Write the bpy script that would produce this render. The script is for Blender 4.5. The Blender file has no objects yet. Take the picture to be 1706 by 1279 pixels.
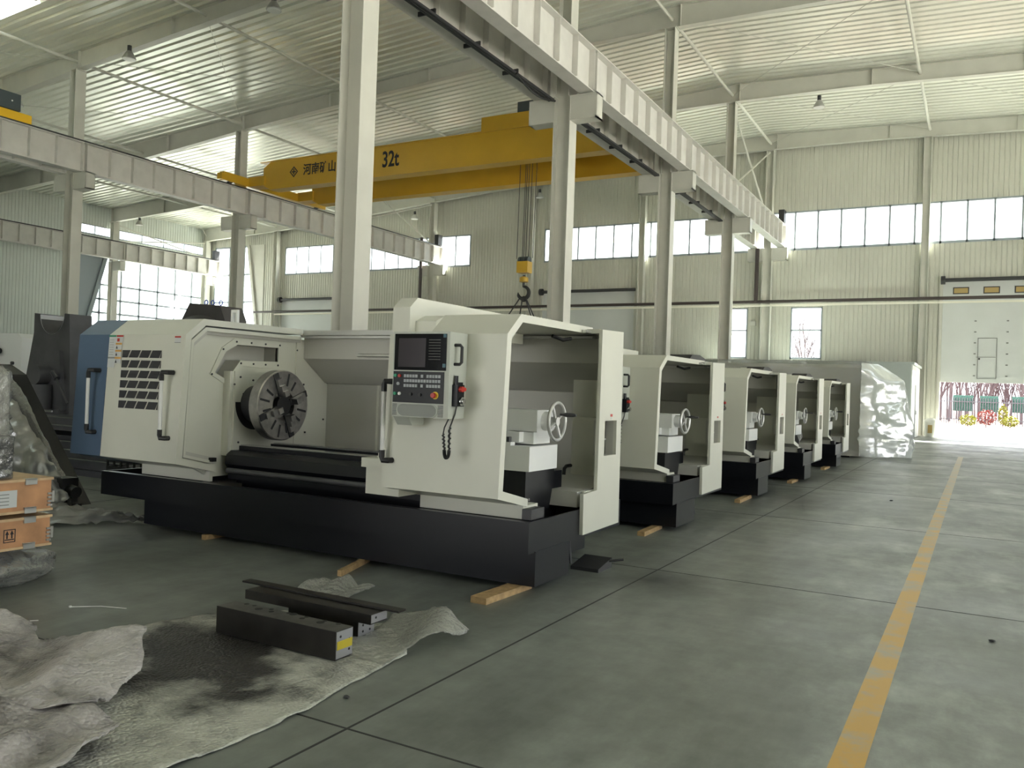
import bpy, bmesh, math, random
from mathutils import Vector, Matrix, noise
from mathutils.geometry import tessellate_polygon
random.seed(7)
PI = math.pi
SC = bpy.context.scene
COL = SC.collection

# ------------------------------------------------------------------ camera
YAW, PITCH, ROLL, FPX, EYE = 0.50978651, 0.00624099, 0.0345904, 1395.47662, 1.65
_f = Vector((-math.sin(YAW)*math.cos(PITCH), math.cos(YAW)*math.cos(PITCH), math.sin(PITCH)))
_r0 = Vector((math.cos(YAW), math.sin(YAW), 0)); _u0 = _r0.cross(_f)
_r = _r0*math.cos(ROLL)+_u0*math.sin(ROLL); _u = -_r0*math.sin(ROLL)+_u0*math.cos(ROLL)
cam = bpy.data.cameras.new('camera'); camo = bpy.data.objects.new('camera', cam); COL.objects.link(camo)
cam.sensor_fit = 'HORIZONTAL'; cam.sensor_width = 36; cam.lens = FPX/1706*36; cam.clip_end = 600; cam.clip_start = .05
camo.matrix_world = Matrix(((_r.x,_u.x,-_f.x,0),(_r.y,_u.y,-_f.y,0),(_r.z,_u.z,-_f.z,EYE),(0,0,0,1)))
SC.camera = camo

# ------------------------------------------------------------------ world, sun, exposure
w = bpy.data.worlds.new('world'); SC.world = w; w.use_nodes = True
bg = w.node_tree.nodes['Background']; bg.inputs[0].default_value = (.93, .96, 1.0, 1); bg.inputs[1].default_value = 3.2
sun = bpy.data.lights.new('sun', 'SUN'); sun.energy = 70; sun.angle = .02; sun.color = (1, .95, .86)
so = bpy.data.objects.new('sun', sun); COL.objects.link(so)
so.rotation_euler = Vector((-0.25, -0.55, -0.80)).to_track_quat('-Z', 'Y').to_euler()
SC.view_settings.view_transform = 'Standard'; SC.view_settings.look = 'None'
SC.view_settings.exposure = 0.6; SC.view_settings.gamma = 1.0; SC.view_settings.use_curve_mapping = False
cy = SC.cycles
cy.max_bounces = 9; cy.diffuse_bounces = 6; cy.glossy_bounces = 3; cy.transmission_bounces = 4; cy.transparent_max_bounces = 10
cy.caustics_reflective = False; cy.caustics_refractive = False; cy.sample_clamp_indirect = 6; cy.use_denoising = True
cy.use_adaptive_sampling = True; cy.adaptive_threshold = 0.02

def portal(name, loc, rot, sx, sy):
    l = bpy.data.lights.new(name, 'AREA'); l.shape = 'RECTANGLE'; l.size = sx; l.size_y = sy
    l.cycles.is_portal = True
    o = bpy.data.objects.new(name, l); COL.objects.link(o); o.location = loc; o.rotation_euler = rot
# portals only mark the window, door and added openings for sky sampling, they give off nothing themselves
WALL_L, WALL_R, WALL_F, WALL_N = -56.2, 12.8, 48.0, -12.0
portal('portal_far_high', (-6, 48.3, 10.95), (-PI/2, 0, 0), 38, 2.3)
portal('portal_far_high_left', (-39, 48.3, 10.95), (-PI/2, 0, 0), 17, 2.3)
portal('portal_far_door', (1.0, 48.5, 1.4), (-PI/2, 0, 0), 5.8, 2.8)
portal('portal_right_high', (13.1, 18, 10.95), (0, PI/2, 0), 2.3, 58)
portal('portal_right_door', (13.2, 4, 3), (0, PI/2, 0), 6, 12)
portal('portal_right_door_far', (13.2, 25, 3), (0, PI/2, 0), 6, 12)
portal('portal_left', (-56.6, 42, 7.5), (0, -PI/2, 0), 9, 12)
portal('portal_left_added', (-56.6, 19, 4.85), (0, -PI/2, 0), 4.7, 14)
portal('portal_near_added', (-9.5, -12.4, 2.6), (PI/2, 0, 0), 11, 5.2)

# ------------------------------------------------------------------ materials
MATS = {}
def nt(name):
    m = bpy.data.materials.new(name); m.use_nodes = True; MATS[name] = m
    t = m.node_tree; return m, t, t.nodes['Principled BSDF']
def mat(name, col, rough=.5, metal=0., spec=.5, var=0., vscale=6, bump=0., bscale=60, emit=None, coat=0.):
    m, t, b = nt(name)
    b.inputs['Base Color'].default_value = (*col, 1); b.inputs['Roughness'].default_value = rough
    b.inputs['Metallic'].default_value = metal; b.inputs['Specular IOR Level'].default_value = spec
    if coat: b.inputs['Coat Weight'].default_value = coat
    if emit: b.inputs['Emission Color'].default_value = (*emit[:3], 1); b.inputs['Emission Strength'].default_value = emit[3]
    if var or bump:
        tc = t.nodes.new('ShaderNodeNewGeometry')
        n = t.nodes.new('ShaderNodeTexNoise'); n.inputs['Scale'].default_value = vscale; n.inputs['Detail'].default_value = 5
        t.links.new(tc.outputs['Position'], n.inputs['Vector'])
        if var:
            r = t.nodes.new('ShaderNodeMapRange'); r.inputs[1].default_value = .3; r.inputs[2].default_value = .7
            r.inputs[3].default_value = 1-var; r.inputs[4].default_value = 1+var*.6
            t.links.new(n.outputs[0], r.inputs[0])
            mx = t.nodes.new('ShaderNodeVectorMath'); mx.operation = 'SCALE'; mx.inputs[0].default_value = col
            t.links.new(r.outputs[0], mx.inputs['Scale']); t.links.new(mx.outputs[0], b.inputs['Base Color'])
        if bump:
            n2 = t.nodes.new('ShaderNodeTexNoise'); n2.inputs['Scale'].default_value = bscale
            t.links.new(tc.outputs['Position'], n2.inputs['Vector'])
            bp = t.nodes.new('ShaderNodeBump'); bp.inputs['Strength'].default_value = bump; bp.inputs['Distance'].default_value = .01
            t.links.new(n2.outputs[0], bp.inputs['Height']); t.links.new(bp.outputs[0], b.inputs['Normal'])
    return m
M_wall = mat('wall_panel', (.53,.53,.465), .45, var=.05, vscale=.6)
M_wall2 = mat('wall_panel_left', (.62,.655,.62), .42, var=.05, vscale=.6)
M_steel = mat('painted_steel', (.56,.555,.50), .45, var=.06, vscale=1.5)
M_steelw = mat('painted_girder', (.64,.625,.59), .5, var=.08, vscale=2)
M_deck = mat('roof_deck', (.76,.76,.68), .30, metal=.35, var=.10, vscale=.35)
M_dark = mat('dark_steel', (.03,.03,.032), .45)
M_pipe = mat('brown_pipe', (.045,.032,.03), .5)
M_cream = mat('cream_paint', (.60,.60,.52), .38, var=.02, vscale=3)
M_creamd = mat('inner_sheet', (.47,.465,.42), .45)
M_blue = mat('blue_paint', (.075,.12,.19), .4)
M_black = mat('black_paint', (.0055,.006,.0085), .30, spec=.4)
M_rubber = mat('black_rubber', (.008,.008,.008), .5)
M_grip = mat('light_grip', (.60,.60,.58), .35)
M_chrome = mat('bright_steel', (.55,.55,.55), .22, metal=1)
M_chuck = mat('chuck_steel', (.46,.45,.44), .29, metal=1, var=.3, vscale=9)
M_cast = mat('cast_iron', (.055,.055,.058), .55, var=.3, vscale=3)
M_block = mat('machined_block', (.03,.027,.022), .4, metal=.5, var=.3, vscale=8)
M_blocktop = mat('sheen_top', (.13,.125,.115), .33, metal=.6, var=.3, vscale=14)  # block steel lightened in colour for the light its top reflects
M_blockend = mat('machined_face', (.36,.36,.38), .35, metal=.6)
M_screen = mat('screen_glass', (.006,.006,.008), .08, spec=.3)
M_lcd = mat('lcd_panel', (.028,.022,.026), .2, spec=.3)
M_key = mat('key_grey', (.35,.37,.38), .5)
M_paneldk = mat('panel_black', (.006,.007,.009), .35, spec=.3)
M_panelgr = mat('panel_grey', (.44,.46,.41), .45)
M_indic = mat('panel_print', (.05,.052,.05), .5)
M_teal = mat('teal_sticker', (.02,.10,.13), .4)
M_red = mat('red_plastic', (.45,.03,.02), .35)
M_green = mat('green_plastic', (.02,.25,.13), .35)
M_yelb = mat('yellow_ring', (.75,.50,.03), .4)
M_whiteb = mat('white_plastic', (.75,.75,.72), .35)
M_label = mat('label_white', (.55,.57,.56), .5)
M_orange = mat('label_orange', (.62,.33,.08), .5)
M_crane = mat('crane_yellow', (.60,.36,.03), .35, var=.06, vscale=1)
M_craney = mat('crane_bright_yellow', (.85,.50,.02), .4)
M_cab = mat('dark_cabinet', (.05,.065,.07), .5)
M_ink = mat('black_lettering', (.015,.013,.018), .5)
M_ply = mat('plywood', (.52,.27,.13), .55, var=.22, vscale=7)
M_plye = mat('plywood_edge', (.60,.42,.24), .6, var=.15, vscale=20)
M_wood = mat('timber', (.42,.28,.13), .7, var=.3, vscale=20)
M_galv = mat('galvanised_clip', (.6,.6,.58), .3, metal=.8)
M_door = mat('door_panel', (.60,.62,.61), .45, var=.03, vscale=1)
M_frame = mat('window_frame', (.30,.34,.37), .45)
M_lamp = mat('lamp_metal', (.5,.5,.48), .38, metal=.7)
M_booth = mat('booth_panel', (.42,.46,.44), .5)
M_grey = mat('grey_cover', (.50,.49,.45), .5, var=.05, vscale=1)
M_tarp = mat('dark_tarp', (.055,.05,.05), .45, var=.2, vscale=3, bump=.4, bscale=8)
M_white = mat('white_paint', (.72,.73,.71), .4)
M_zip = mat('zip_tie', (.7,.7,.66), .4)
M_light = mat('cable_tray_light', (.78,.76,.66), .45)
M_hook = mat('hook_black', (.025,.025,.025), .5)
M_rope = mat('wire_rope', (.05,.045,.05), .6)
M_bluep = mat('blue_plastic', (.03,.08,.45), .3)
M_bin = mat('bin_white', (.7,.7,.64), .4)
M_amber = mat('amber_pane', (.45,.32,.12), .3)
M_seal = mat('seam_line', (.22,.23,.22), .6)

def glass_mat(name, tint, refl=.06):
    m = bpy.data.materials.new(name); m.use_nodes = True; t = m.node_tree; t.nodes.clear()
    o = t.nodes.new('ShaderNodeOutputMaterial'); mx = t.nodes.new('ShaderNodeMixShader'); mx.inputs[0].default_value = refl
    a = t.nodes.new('ShaderNodeBsdfTransparent'); a.inputs[0].default_value = (*tint, 1)
    g = t.nodes.new('ShaderNodeBsdfGlossy'); g.inputs['Roughness'].default_value = .05
    t.links.new(a.outputs[0], mx.inputs[1]); t.links.new(g.outputs[0], mx.inputs[2]); t.links.new(mx.outputs[0], o.inputs[0]); return m
M_glass = glass_mat('window_glass', (.92,.95,.94))
M_skylight = glass_mat('skylight_sheet', (.8,.9,.78), .1)

def plastic_mat(name, col, alpha_lo, alpha_hi, scale=6, rough=.22, dirty=False):
    m, t, b = nt(name)
    b.inputs['Base Color'].default_value = (*col, 1); b.inputs['Roughness'].default_value = rough
    g = t.nodes.new('ShaderNodeNewGeometry')
    n = t.nodes.new('ShaderNodeTexNoise'); n.inputs['Scale'].default_value = scale; n.inputs['Detail'].default_value = 6; n.inputs['Distortion'].default_value = 1.2
    t.links.new(g.outputs['Position'], n.inputs['Vector'])
    r = t.nodes.new('ShaderNodeMapRange'); r.inputs[1].default_value = .38; r.inputs[2].default_value = .62
    r.inputs[3].default_value = alpha_lo; r.inputs[4].default_value = alpha_hi
    t.links.new(n.outputs[0], r.inputs[0]); t.links.new(r.outputs[0], b.inputs['Alpha'])
    bp = t.nodes.new('ShaderNodeBump'); bp.inputs['Strength'].default_value = .8; bp.inputs['Distance'].default_value = .03
    t.links.new(n.outputs[0], bp.inputs['Height']); t.links.new(bp.outputs[0], b.inputs['Normal'])
    return m
def film_mat(name, body, cover, gl=.14, scale=7, tint=(.93,.94,.92)):
    """thin clear film: mostly see-through, milky where it turns edge-on, with glossy crinkles"""
    m = bpy.data.materials.new(name); m.use_nodes = True; t = m.node_tree; t.nodes.clear()
    o = t.nodes.new('ShaderNodeOutputMaterial')
    tr = t.nodes.new('ShaderNodeBsdfTransparent'); tr.inputs[0].default_value = (*tint, 1)
    df = t.nodes.new('ShaderNodeBsdfDiffuse'); df.inputs[0].default_value = (*body, 1)
    gs = t.nodes.new('ShaderNodeBsdfGlossy'); gs.inputs['Roughness'].default_value = gl; gs.inputs[0].default_value = (.9,.9,.88,1)
    g = t.nodes.new('ShaderNodeNewGeometry'); n = t.nodes.new('ShaderNodeTexNoise'); n.inputs['Scale'].default_value = scale; n.inputs['Detail'].default_value = 3
    t.links.new(g.outputs['Position'], n.inputs['Vector'])
    bp = t.nodes.new('ShaderNodeBump'); bp.inputs['Strength'].default_value = .7; bp.inputs['Distance'].default_value = .04
    t.links.new(n.outputs[0], bp.inputs['Height'])
    t.links.new(bp.outputs[0], gs.inputs['Normal']); t.links.new(bp.outputs[0], df.inputs['Normal'])
    lw = t.nodes.new('ShaderNodeLayerWeight'); lw.inputs[0].default_value = .35; t.links.new(bp.outputs[0], lw.inputs['Normal'])
    a = t.nodes.new('ShaderNodeMixShader'); a.inputs[0].default_value = .42; t.links.new(df.outputs[0], a.inputs[1]); t.links.new(gs.outputs[0], a.inputs[2])
    r = t.nodes.new('ShaderNodeMapRange'); r.inputs[3].default_value = cover; r.inputs[4].default_value = min(1, cover+.6); t.links.new(lw.outputs['Facing'], r.inputs[0])
    b = t.nodes.new('ShaderNodeMixShader'); t.links.new(r.outputs[0], b.inputs[0]); t.links.new(tr.outputs[0], b.inputs[1]); t.links.new(a.outputs[0], b.inputs[2])
    t.links.new(b.outputs[0], o.inputs[0]); MATS[name] = m; return m
M_film = film_mat('clear_film', (.74,.78,.76), .50, .16, 2.2)
M_film2 = film_mat('clear_film_small', (.46,.46,.44), .26, .13, 14)
M_film4 = film_mat('clear_film_scrap', (.6,.6,.56), .12, .16, 20)
M_sheet = film_mat('milky_film', (.20,.20,.19), .62, .28, 6)
def bubble_mat(name, base, dirt, amount, centre=None):
    m, t, b = nt(name)
    g = t.nodes.new('ShaderNodeNewGeometry')
    n = t.nodes.new('ShaderNodeTexNoise'); n.inputs['Scale'].default_value = 1.6; n.inputs['Detail'].default_value = 9; n.inputs['Roughness'].default_value = .65
    t.links.new(g.outputs['Position'], n.inputs['Vector'])
    r = t.nodes.new('ShaderNodeMapRange'); r.inputs[1].default_value = amount-.04; r.inputs[2].default_value = amount+.14
    r.inputs[3].default_value = 1; r.inputs[4].default_value = 0
    src = n.outputs[0]
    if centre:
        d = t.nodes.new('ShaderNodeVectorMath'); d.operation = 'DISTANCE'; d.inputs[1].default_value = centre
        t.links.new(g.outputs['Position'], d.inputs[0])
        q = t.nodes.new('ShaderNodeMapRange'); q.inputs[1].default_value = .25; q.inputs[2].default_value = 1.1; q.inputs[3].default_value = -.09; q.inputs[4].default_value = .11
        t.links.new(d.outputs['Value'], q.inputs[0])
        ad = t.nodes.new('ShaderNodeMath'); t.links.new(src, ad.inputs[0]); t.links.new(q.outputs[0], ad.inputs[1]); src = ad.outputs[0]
    t.links.new(src, r.inputs[0])
    c = t.nodes.new('ShaderNodeMix'); c.data_type = 'RGBA'; c.inputs[6].default_value = (*base, 1); c.inputs[7].default_value = (*dirt, 1)
    t.links.new(r.outputs[0], c.inputs[0])
    v = t.nodes.new('ShaderNodeTexVoronoi'); v.inputs['Scale'].default_value = 52
    t.links.new(g.outputs['Position'], v.inputs['Vector'])
    bp = t.nodes.new('ShaderNodeBump'); bp.inputs['Strength'].default_value = .9; bp.inputs['Distance'].default_value = .008
    bp.invert = True
    t.links.new(v.outputs[0], bp.inputs['Height']); t.links.new(bp.outputs[0], b.inputs['Normal'])
    t.links.new(c.outputs[2], b.inputs['Base Color']); b.inputs['Roughness'].default_value = .28
    return m
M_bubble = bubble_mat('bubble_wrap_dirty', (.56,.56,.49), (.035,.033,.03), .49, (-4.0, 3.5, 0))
M_bubble2 = bubble_mat('bubble_wrap', (.52,.49,.47), (.16,.15,.14), .42)

def floor_mat():
    m, t, b = nt('concrete_floor')
    g = t.nodes.new('ShaderNodeNewGeometry')
    def noi(scale, det=6, vec=None, rough=.6):
        n = t.nodes.new('ShaderNodeTexNoise'); n.inputs['Scale'].default_value = scale; n.inputs['Detail'].default_value = det; n.inputs['Roughness'].default_value = rough
        t.links.new(vec or g.outputs['Position'], n.inputs['Vector']); return n.outputs[0]
    def rng(s, a, b_, c, d):
        r = t.nodes.new('ShaderNodeMapRange'); r.inputs[1].default_value = a; r.inputs[2].default_value = b_; r.inputs[3].default_value = c; r.inputs[4].default_value = d
        t.links.new(s, r.inputs[0]); return r.outputs[0]
    mp = t.nodes.new('ShaderNodeMapping'); mp.inputs['Scale'].default_value = (1.1, .28, 1); t.links.new(g.outputs['Position'], mp.inputs[0])
    a = rng(noi(1.1, 9, mp.outputs[0], .68), .3, .7, .55, 1.42)
    c2 = rng(noi(5, 8), .3, .7, .80, 1.16)
    mu = t.nodes.new('ShaderNodeMath'); mu.operation = 'MULTIPLY'; t.links.new(a, mu.inputs[0]); t.links.new(c2, mu.inputs[1])
    sc = t.nodes.new('ShaderNodeVectorMath'); sc.operation = 'SCALE'; sc.inputs[0].default_value = (.165,.18,.16); t.links.new(mu.outputs[0], sc.inputs['Scale'])
    # whitish scuffs of the trafficked lane, then oil stains with shapes of their own
    mp4 = t.nodes.new('ShaderNodeMapping'); mp4.inputs['Scale'].default_value = (1.3, .75, 1); mp4.inputs['Rotation'].default_value = (0, 0, .3); t.links.new(g.outputs['Position'], mp4.inputs[0])
    sx = t.nodes.new('ShaderNodeSeparateXYZ'); t.links.new(g.outputs['Position'], sx.inputs[0])
    lane = rng(sx.outputs[0], -2.4, -.6, 0, 1.2)
    scf = t.nodes.new('ShaderNodeMath'); scf.operation = 'MULTIPLY_ADD'; t.links.new(rng(noi(1.0, 9, mp4.outputs[0], .62), .48, .72, 0, 1), scf.inputs[0]); t.links.new(lane, scf.inputs[1]); scf.inputs[2].default_value = 1
    sc2 = t.nodes.new('ShaderNodeVectorMath'); sc2.operation = 'SCALE'; t.links.new(sc.outputs[0], sc2.inputs[0]); t.links.new(scf.outputs[0], sc2.inputs['Scale'])
    last = sc2.outputs[0]
    for (x, y, rx, ry, k) in ((-2.35, 7.1, .42, .34, .25), (-2.55, 14.3, .55, 1.7, .35), (-2.5, 19.5, .6, 2.8, .4), (-1.5, 8.6, .3, .5, .75), (-6.6, 4.9, 1.2, .7, .8)):
        d = t.nodes.new('ShaderNodeMapping'); d.vector_type = 'TEXTURE'; d.inputs['Location'].default_value = (x, y, 0); d.inputs['Scale'].default_value = (rx, ry, 1)
        ln = t.nodes.new('ShaderNodeVectorMath'); ln.operation = 'LENGTH'
        t.links.new(g.outputs['Position'], d.inputs[0]); t.links.new(d.outputs[0], ln.inputs[0])
        jit = t.nodes.new('ShaderNodeMath'); t.links.new(ln.outputs['Value'], jit.inputs[0]); t.links.new(rng(noi(2.2, 4), .25, .75, -.55, .55), jit.inputs[1])
        f = rng(jit.outputs[0], .1, 1.5, k, 1)
        s = t.nodes.new('ShaderNodeVectorMath'); s.operation = 'SCALE'; t.links.new(last, s.inputs[0]); t.links.new(f, s.inputs['Scale']); last = s.outputs[0]
    t.links.new(last, b.inputs['Base Color'])
    mp2 = t.nodes.new('ShaderNodeMapping'); mp2.inputs['Scale'].default_value = (.8, .9, 1); t.links.new(g.outputs['Position'], mp2.inputs[0])
    mp3 = t.nodes.new('ShaderNodeMapping'); mp3.inputs['Scale'].default_value = (.7, 2.6, 1); mp3.inputs['Rotation'].default_value = (0, 0, .12); t.links.new(g.outputs['Position'], mp3.inputs[0])
    ra = t.nodes.new('ShaderNodeMath'); ra.operation = 'ADD'; t.links.new(rng(noi(.8, 3.5, mp2.outputs[0], .55), .3, .7, .0, .15), ra.inputs[0]); t.links.new(rng(noi(1.0, 4, mp3.outputs[0], .55), .3, .7, .285, .35), ra.inputs[1])
    t.links.new(ra.outputs[0], b.inputs['Roughness'])
    b.inputs['Specular IOR Level'].default_value = .8
    return m
M_floor = floor_mat()
def line_mat():
    m, t, b = nt('yellow_floor_paint')
    g = t.nodes.new('ShaderNodeNewGeometry')
    n = t.nodes.new('ShaderNodeTexNoise'); n.inputs['Scale'].default_value = 2.2; n.inputs['Detail'].default_value = 10; n.inputs['Roughness'].default_value = .7
    t.links.new(g.outputs['Position'], n.inputs['Vector'])
    sp = t.nodes.new('ShaderNodeSeparateXYZ'); t.links.new(g.outputs['Position'], sp.inputs[0])
    wear = t.nodes.new('ShaderNodeMapRange'); wear.inputs[1].default_value = 5; wear.inputs[2].default_value = 20; wear.inputs[3].default_value = 0; wear.inputs[4].default_value = .16
    t.links.new(sp.outputs[1], wear.inputs[0])
    ad = t.nodes.new('ShaderNodeMath'); t.links.new(n.outputs[0], ad.inputs[0]); t.links.new(wear.outputs[0], ad.inputs[1])
    r = t.nodes.new('ShaderNodeMapRange'); r.inputs[1].default_value = .5; r.inputs[2].default_value = .66; t.links.new(ad.outputs[0], r.inputs[0])
    c = t.nodes.new('ShaderNodeMix'); c.data_type = 'RGBA'; c.inputs[6].default_value = (.62,.37,.07,1); c.inputs[7].default_value = (.42,.38,.27,1)
    t.links.new(r.outputs[0], c.inputs[0]); t.links.new(c.outputs[2], b.inputs['Base Color']); b.inputs['Roughness'].default_value = .4
    return m
M_line = line_mat()
M_joint = mat('joint_sealant', (.03,.03,.03), .6)
M_ground = mat('outdoor_concrete', (.46,.46,.43), .8, var=.08, vscale=1)
M_soil = mat('dry_soil', (.09,.06,.045), .9, var=.15, vscale=2)
M_bark = mat('bare_bark', (.10,.075,.085), .9)
M_bushy = mat('yellow_green_leaves', (.16,.17,.02), .7, var=.3, vscale=9)
M_bushr = mat('red_leaves', (.16,.035,.035), .7, var=.3, vscale=9)
M_fence = mat('fence_black', (.05,.05,.07), .5)
M_screeng = mat('green_screen', (.012,.07,.06), .6)

# ------------------------------------------------------------------ mesh helpers
class MB:
    def __init__(s): s.v = []; s.f = []
    def add(s, vs, fs):
        o = len(s.v); s.v += [tuple(p) for p in vs]; s.f += [tuple(i+o for i in f) for f in fs]; return s
    def box(s, x0, x1, y0, y1, z0, z1):
        vs = [(x, y, z) for x in (x0, x1) for y in (y0, y1) for z in (z0, z1)]
        return s.add(vs, [(0,1,3,2),(4,6,7,5),(0,4,5,1),(2,3,7,6),(0,2,6,4),(1,5,7,3)])
    def prism(s, poly, axis, a0, a1, holes=()):
        """poly in the plane normal to axis ('x': (y,z), 'y': (x,z), 'z': (x,y))"""
        def P(p, a): return {'x': (a, p[0], p[1]), 'y': (p[0], a, p[1]), 'z': (p[0], p[1], a)}[axis]
        loops = [list(poly)]+[list(h) for h in holes]; flat = [p for l in loops for p in l]; n = len(flat)
        tris = tessellate_polygon([[Vector((p[0], p[1], 0)) for p in l] for l in loops])
        vs = [P(p, a0) for p in flat]+[P(p, a1) for p in flat]
        fs = []
        if not holes: fs += [tuple(range(n)), tuple(range(2*n-1, n-1, -1))] if _convex(poly) else [tuple(t) for t in tris]+[tuple(i+n for i in reversed(t)) for t in tris]
        else: fs += [tuple(t) for t in tris]+[tuple(i+n for i in reversed(t)) for t in tris]
        o = 0
        for l in loops:
            m = len(l)
            for i in range(m):
                j = (i+1) % m; fs.append((o+i, o+j, o+j+n, o+i+n))
            o += m
        return s.add(vs, fs)
    def cyl(s, p0, p1, r0, r1=None, n=20):
        r1 = r0 if r1 is None else r1
        p0 = Vector(p0); p1 = Vector(p1); d = (p1-p0).normalized()
        a = d.orthogonal().normalized(); b = d.cross(a); vs = []
        for p, r in ((p0, r0), (p1, r1)):
            for i in range(n): t = 2*PI*i/n; vs.append(p+a*math.cos(t)*r+b*math.sin(t)*r)
        fs = [(i, (i+1) % n, (i+1) % n+n, i+n) for i in range(n)]+[tuple(range(n-1, -1, -1)), tuple(range(n, 2*n))]
        return s.add(vs, fs)
    def lathe(s, c, axis, prof, n=32):
        """prof: list of (distance along axis, radius)"""
        c = Vector(c); d = Vector(axis).normalized(); a = d.orthogonal().normalized(); b = d.cross(a)
        vs = []
        for h, r in prof:
            for i in range(n): t = 2*PI*i/n; vs.append(c+d*h+a*math.cos(t)*r+b*math.sin(t)*r)
        fs = []
        for k in range(len(prof)-1):
            for i in range(n): fs.append((k*n+i, k*n+(i+1) % n, (k+1)*n+(i+1) % n, (k+1)*n+i))
        fs += [tuple(range(n-1, -1, -1)), tuple(range((len(prof)-1)*n, len(prof)*n))]
        return s.add(vs, fs)
    def tube(s, pts, r, n=8, closed=False):
        pts = [Vector(p) for p in pts]; m = len(pts); vs = []; prev = None
        for i, p in enumerate(pts):
            if closed: d = (pts[(i+1) % m]-pts[i-1])
            else: d = pts[min(i+1, m-1)]-pts[max(i-1, 0)]
            d.normalize()
            a = d.orthogonal().normalized() if prev is None else (prev-d*prev.dot(d)).normalized()
            prev = a; b = d.cross(a)
            rr = r[i] if isinstance(r, (list, tuple)) else r
            for k in range(n): t = 2*PI*k/n; vs.append(p+a*math.cos(t)*rr+b*math.sin(t)*rr)
        fs = []
        for i in range(m if closed else m-1):
            j = (i+1) % m
            for k in range(n): fs.append((i*n+k, i*n+(k+1) % n, j*n+(k+1) % n, j*n+k))
        if not closed: fs += [tuple(range(n-1, -1, -1)), tuple(range((m-1)*n, m*n))]
        return s.add(vs, fs)
    def blob(s, c, rx, ry, rz, seed=0, n=10, amp=.25, fr=2.0):
        vs = []; fs = []
        for i in range(n+1):
            th = PI*i/n
            for j in range(2*n):
                ph = PI*j/n
                d = Vector((math.sin(th)*math.cos(ph), math.sin(th)*math.sin(ph), math.cos(th)))
                k = 1+amp*noise.noise(d*fr+Vector((seed*7.1, 0, 0)))
                vs.append((c[0]+d.x*rx*k, c[1]+d.y*ry*k, c[2]+d.z*rz*k))
        for i in range(n):
            for j in range(2*n): fs.append((i*2*n+j, (i+1)*2*n+j, (i+1)*2*n+(j+1) % (2*n), i*2*n+(j+1) % (2*n)))
        return s.add(vs, fs)
    def xf(s, fn): s.v = [tuple(fn(*p)) for p in s.v]; return s
def _convex(p):
    n = len(p); sg = 0
    for i in range(n):
        a, b, c = p[i], p[(i+1) % n], p[(i+2) % n]
        z = (b[0]-a[0])*(c[1]-b[1])-(b[1]-a[1])*(c[0]-b[0])
        if abs(z) < 1e-9: continue
        if sg == 0: sg = 1 if z > 0 else -1
        elif (z > 0) != (sg > 0): return False
    return True

ORG = Vector((0, 0, 0)); XF = [None]
def obj(name, mb, m, parent=None, smooth=True, label=None, ang=32):
    me = bpy.data.meshes.new(name)
    vs = mb.v
    if XF[0]: vs = [XF[0](*p) for p in vs]
    me.from_pydata([(p[0]-ORG.x, p[1]-ORG.y, p[2]-ORG.z) for p in vs], [], mb.f)
    me.validate()
    bm = bmesh.new(); bm.from_mesh(me); bmesh.ops.recalc_face_normals(bm, faces=bm.faces); bm.to_mesh(me); bm.free()
    if smooth: me.shade_smooth(); me.set_sharp_from_angle(angle=math.radians(ang))
    me.materials.append(m)
    o = bpy.data.objects.new(name, me); COL.objects.link(o)
    if parent: o.parent = parent
    else: o.location = ORG
    if label: o['label'] = label
    return o
def tag(o, label, cat, group=None, kind=None):
    o['label'] = label; o['category'] = cat
    if group: o['group'] = group
    if kind: o['kind'] = kind
    return o
def struct(name, mb, m, parent=None, smooth=False):
    o = obj(name, mb, m, parent, smooth)
    if not parent: o['kind'] = 'structure'
    return o
def thing(name, loc, label, cat, group=None):
    global ORG
    ORG = Vector(loc)
    o = bpy.data.objects.new(name, None); COL.objects.link(o); o.location = loc; o.empty_display_size = .2
    return tag(o, label, cat, group)
def done():
    global ORG
    ORG = Vector((0, 0, 0))
def setorg(p):
    global ORG
    ORG = Vector(p)
KIDS = {}
def copy_tree(root, loc, label):
    c = root.copy(); COL.objects.link(c); c.location = loc; c['label'] = label
    for ch in root.children:
        d = ch.copy(); COL.objects.link(d); d.parent = c
        for g in ch.children:
            e = g.copy(); COL.objects.link(e); e.parent = d
    return c
def text_mesh(name, s, size, M, m, parent=None, depth=.004):
    cu = bpy.data.curves.new(name, 'FONT'); cu.body = s; cu.size = size; cu.extrude = depth; cu.offset = size*.02
    cu.align_x = 'CENTER'; cu.align_y = 'CENTER'
    t = bpy.data.objects.new(name, cu); COL.objects.link(t)
    me = bpy.data.meshes.new_from_object(t.evaluated_get(bpy.context.evaluated_depsgraph_get()))
    bpy.data.objects.remove(t)
    me.transform(M); me.transform(Matrix.Translation(-ORG)); me.materials.clear(); me.materials.append(m)
    o = bpy.data.objects.new(name, me); COL.objects.link(o)
    if parent: o.parent = parent
    return o

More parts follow.
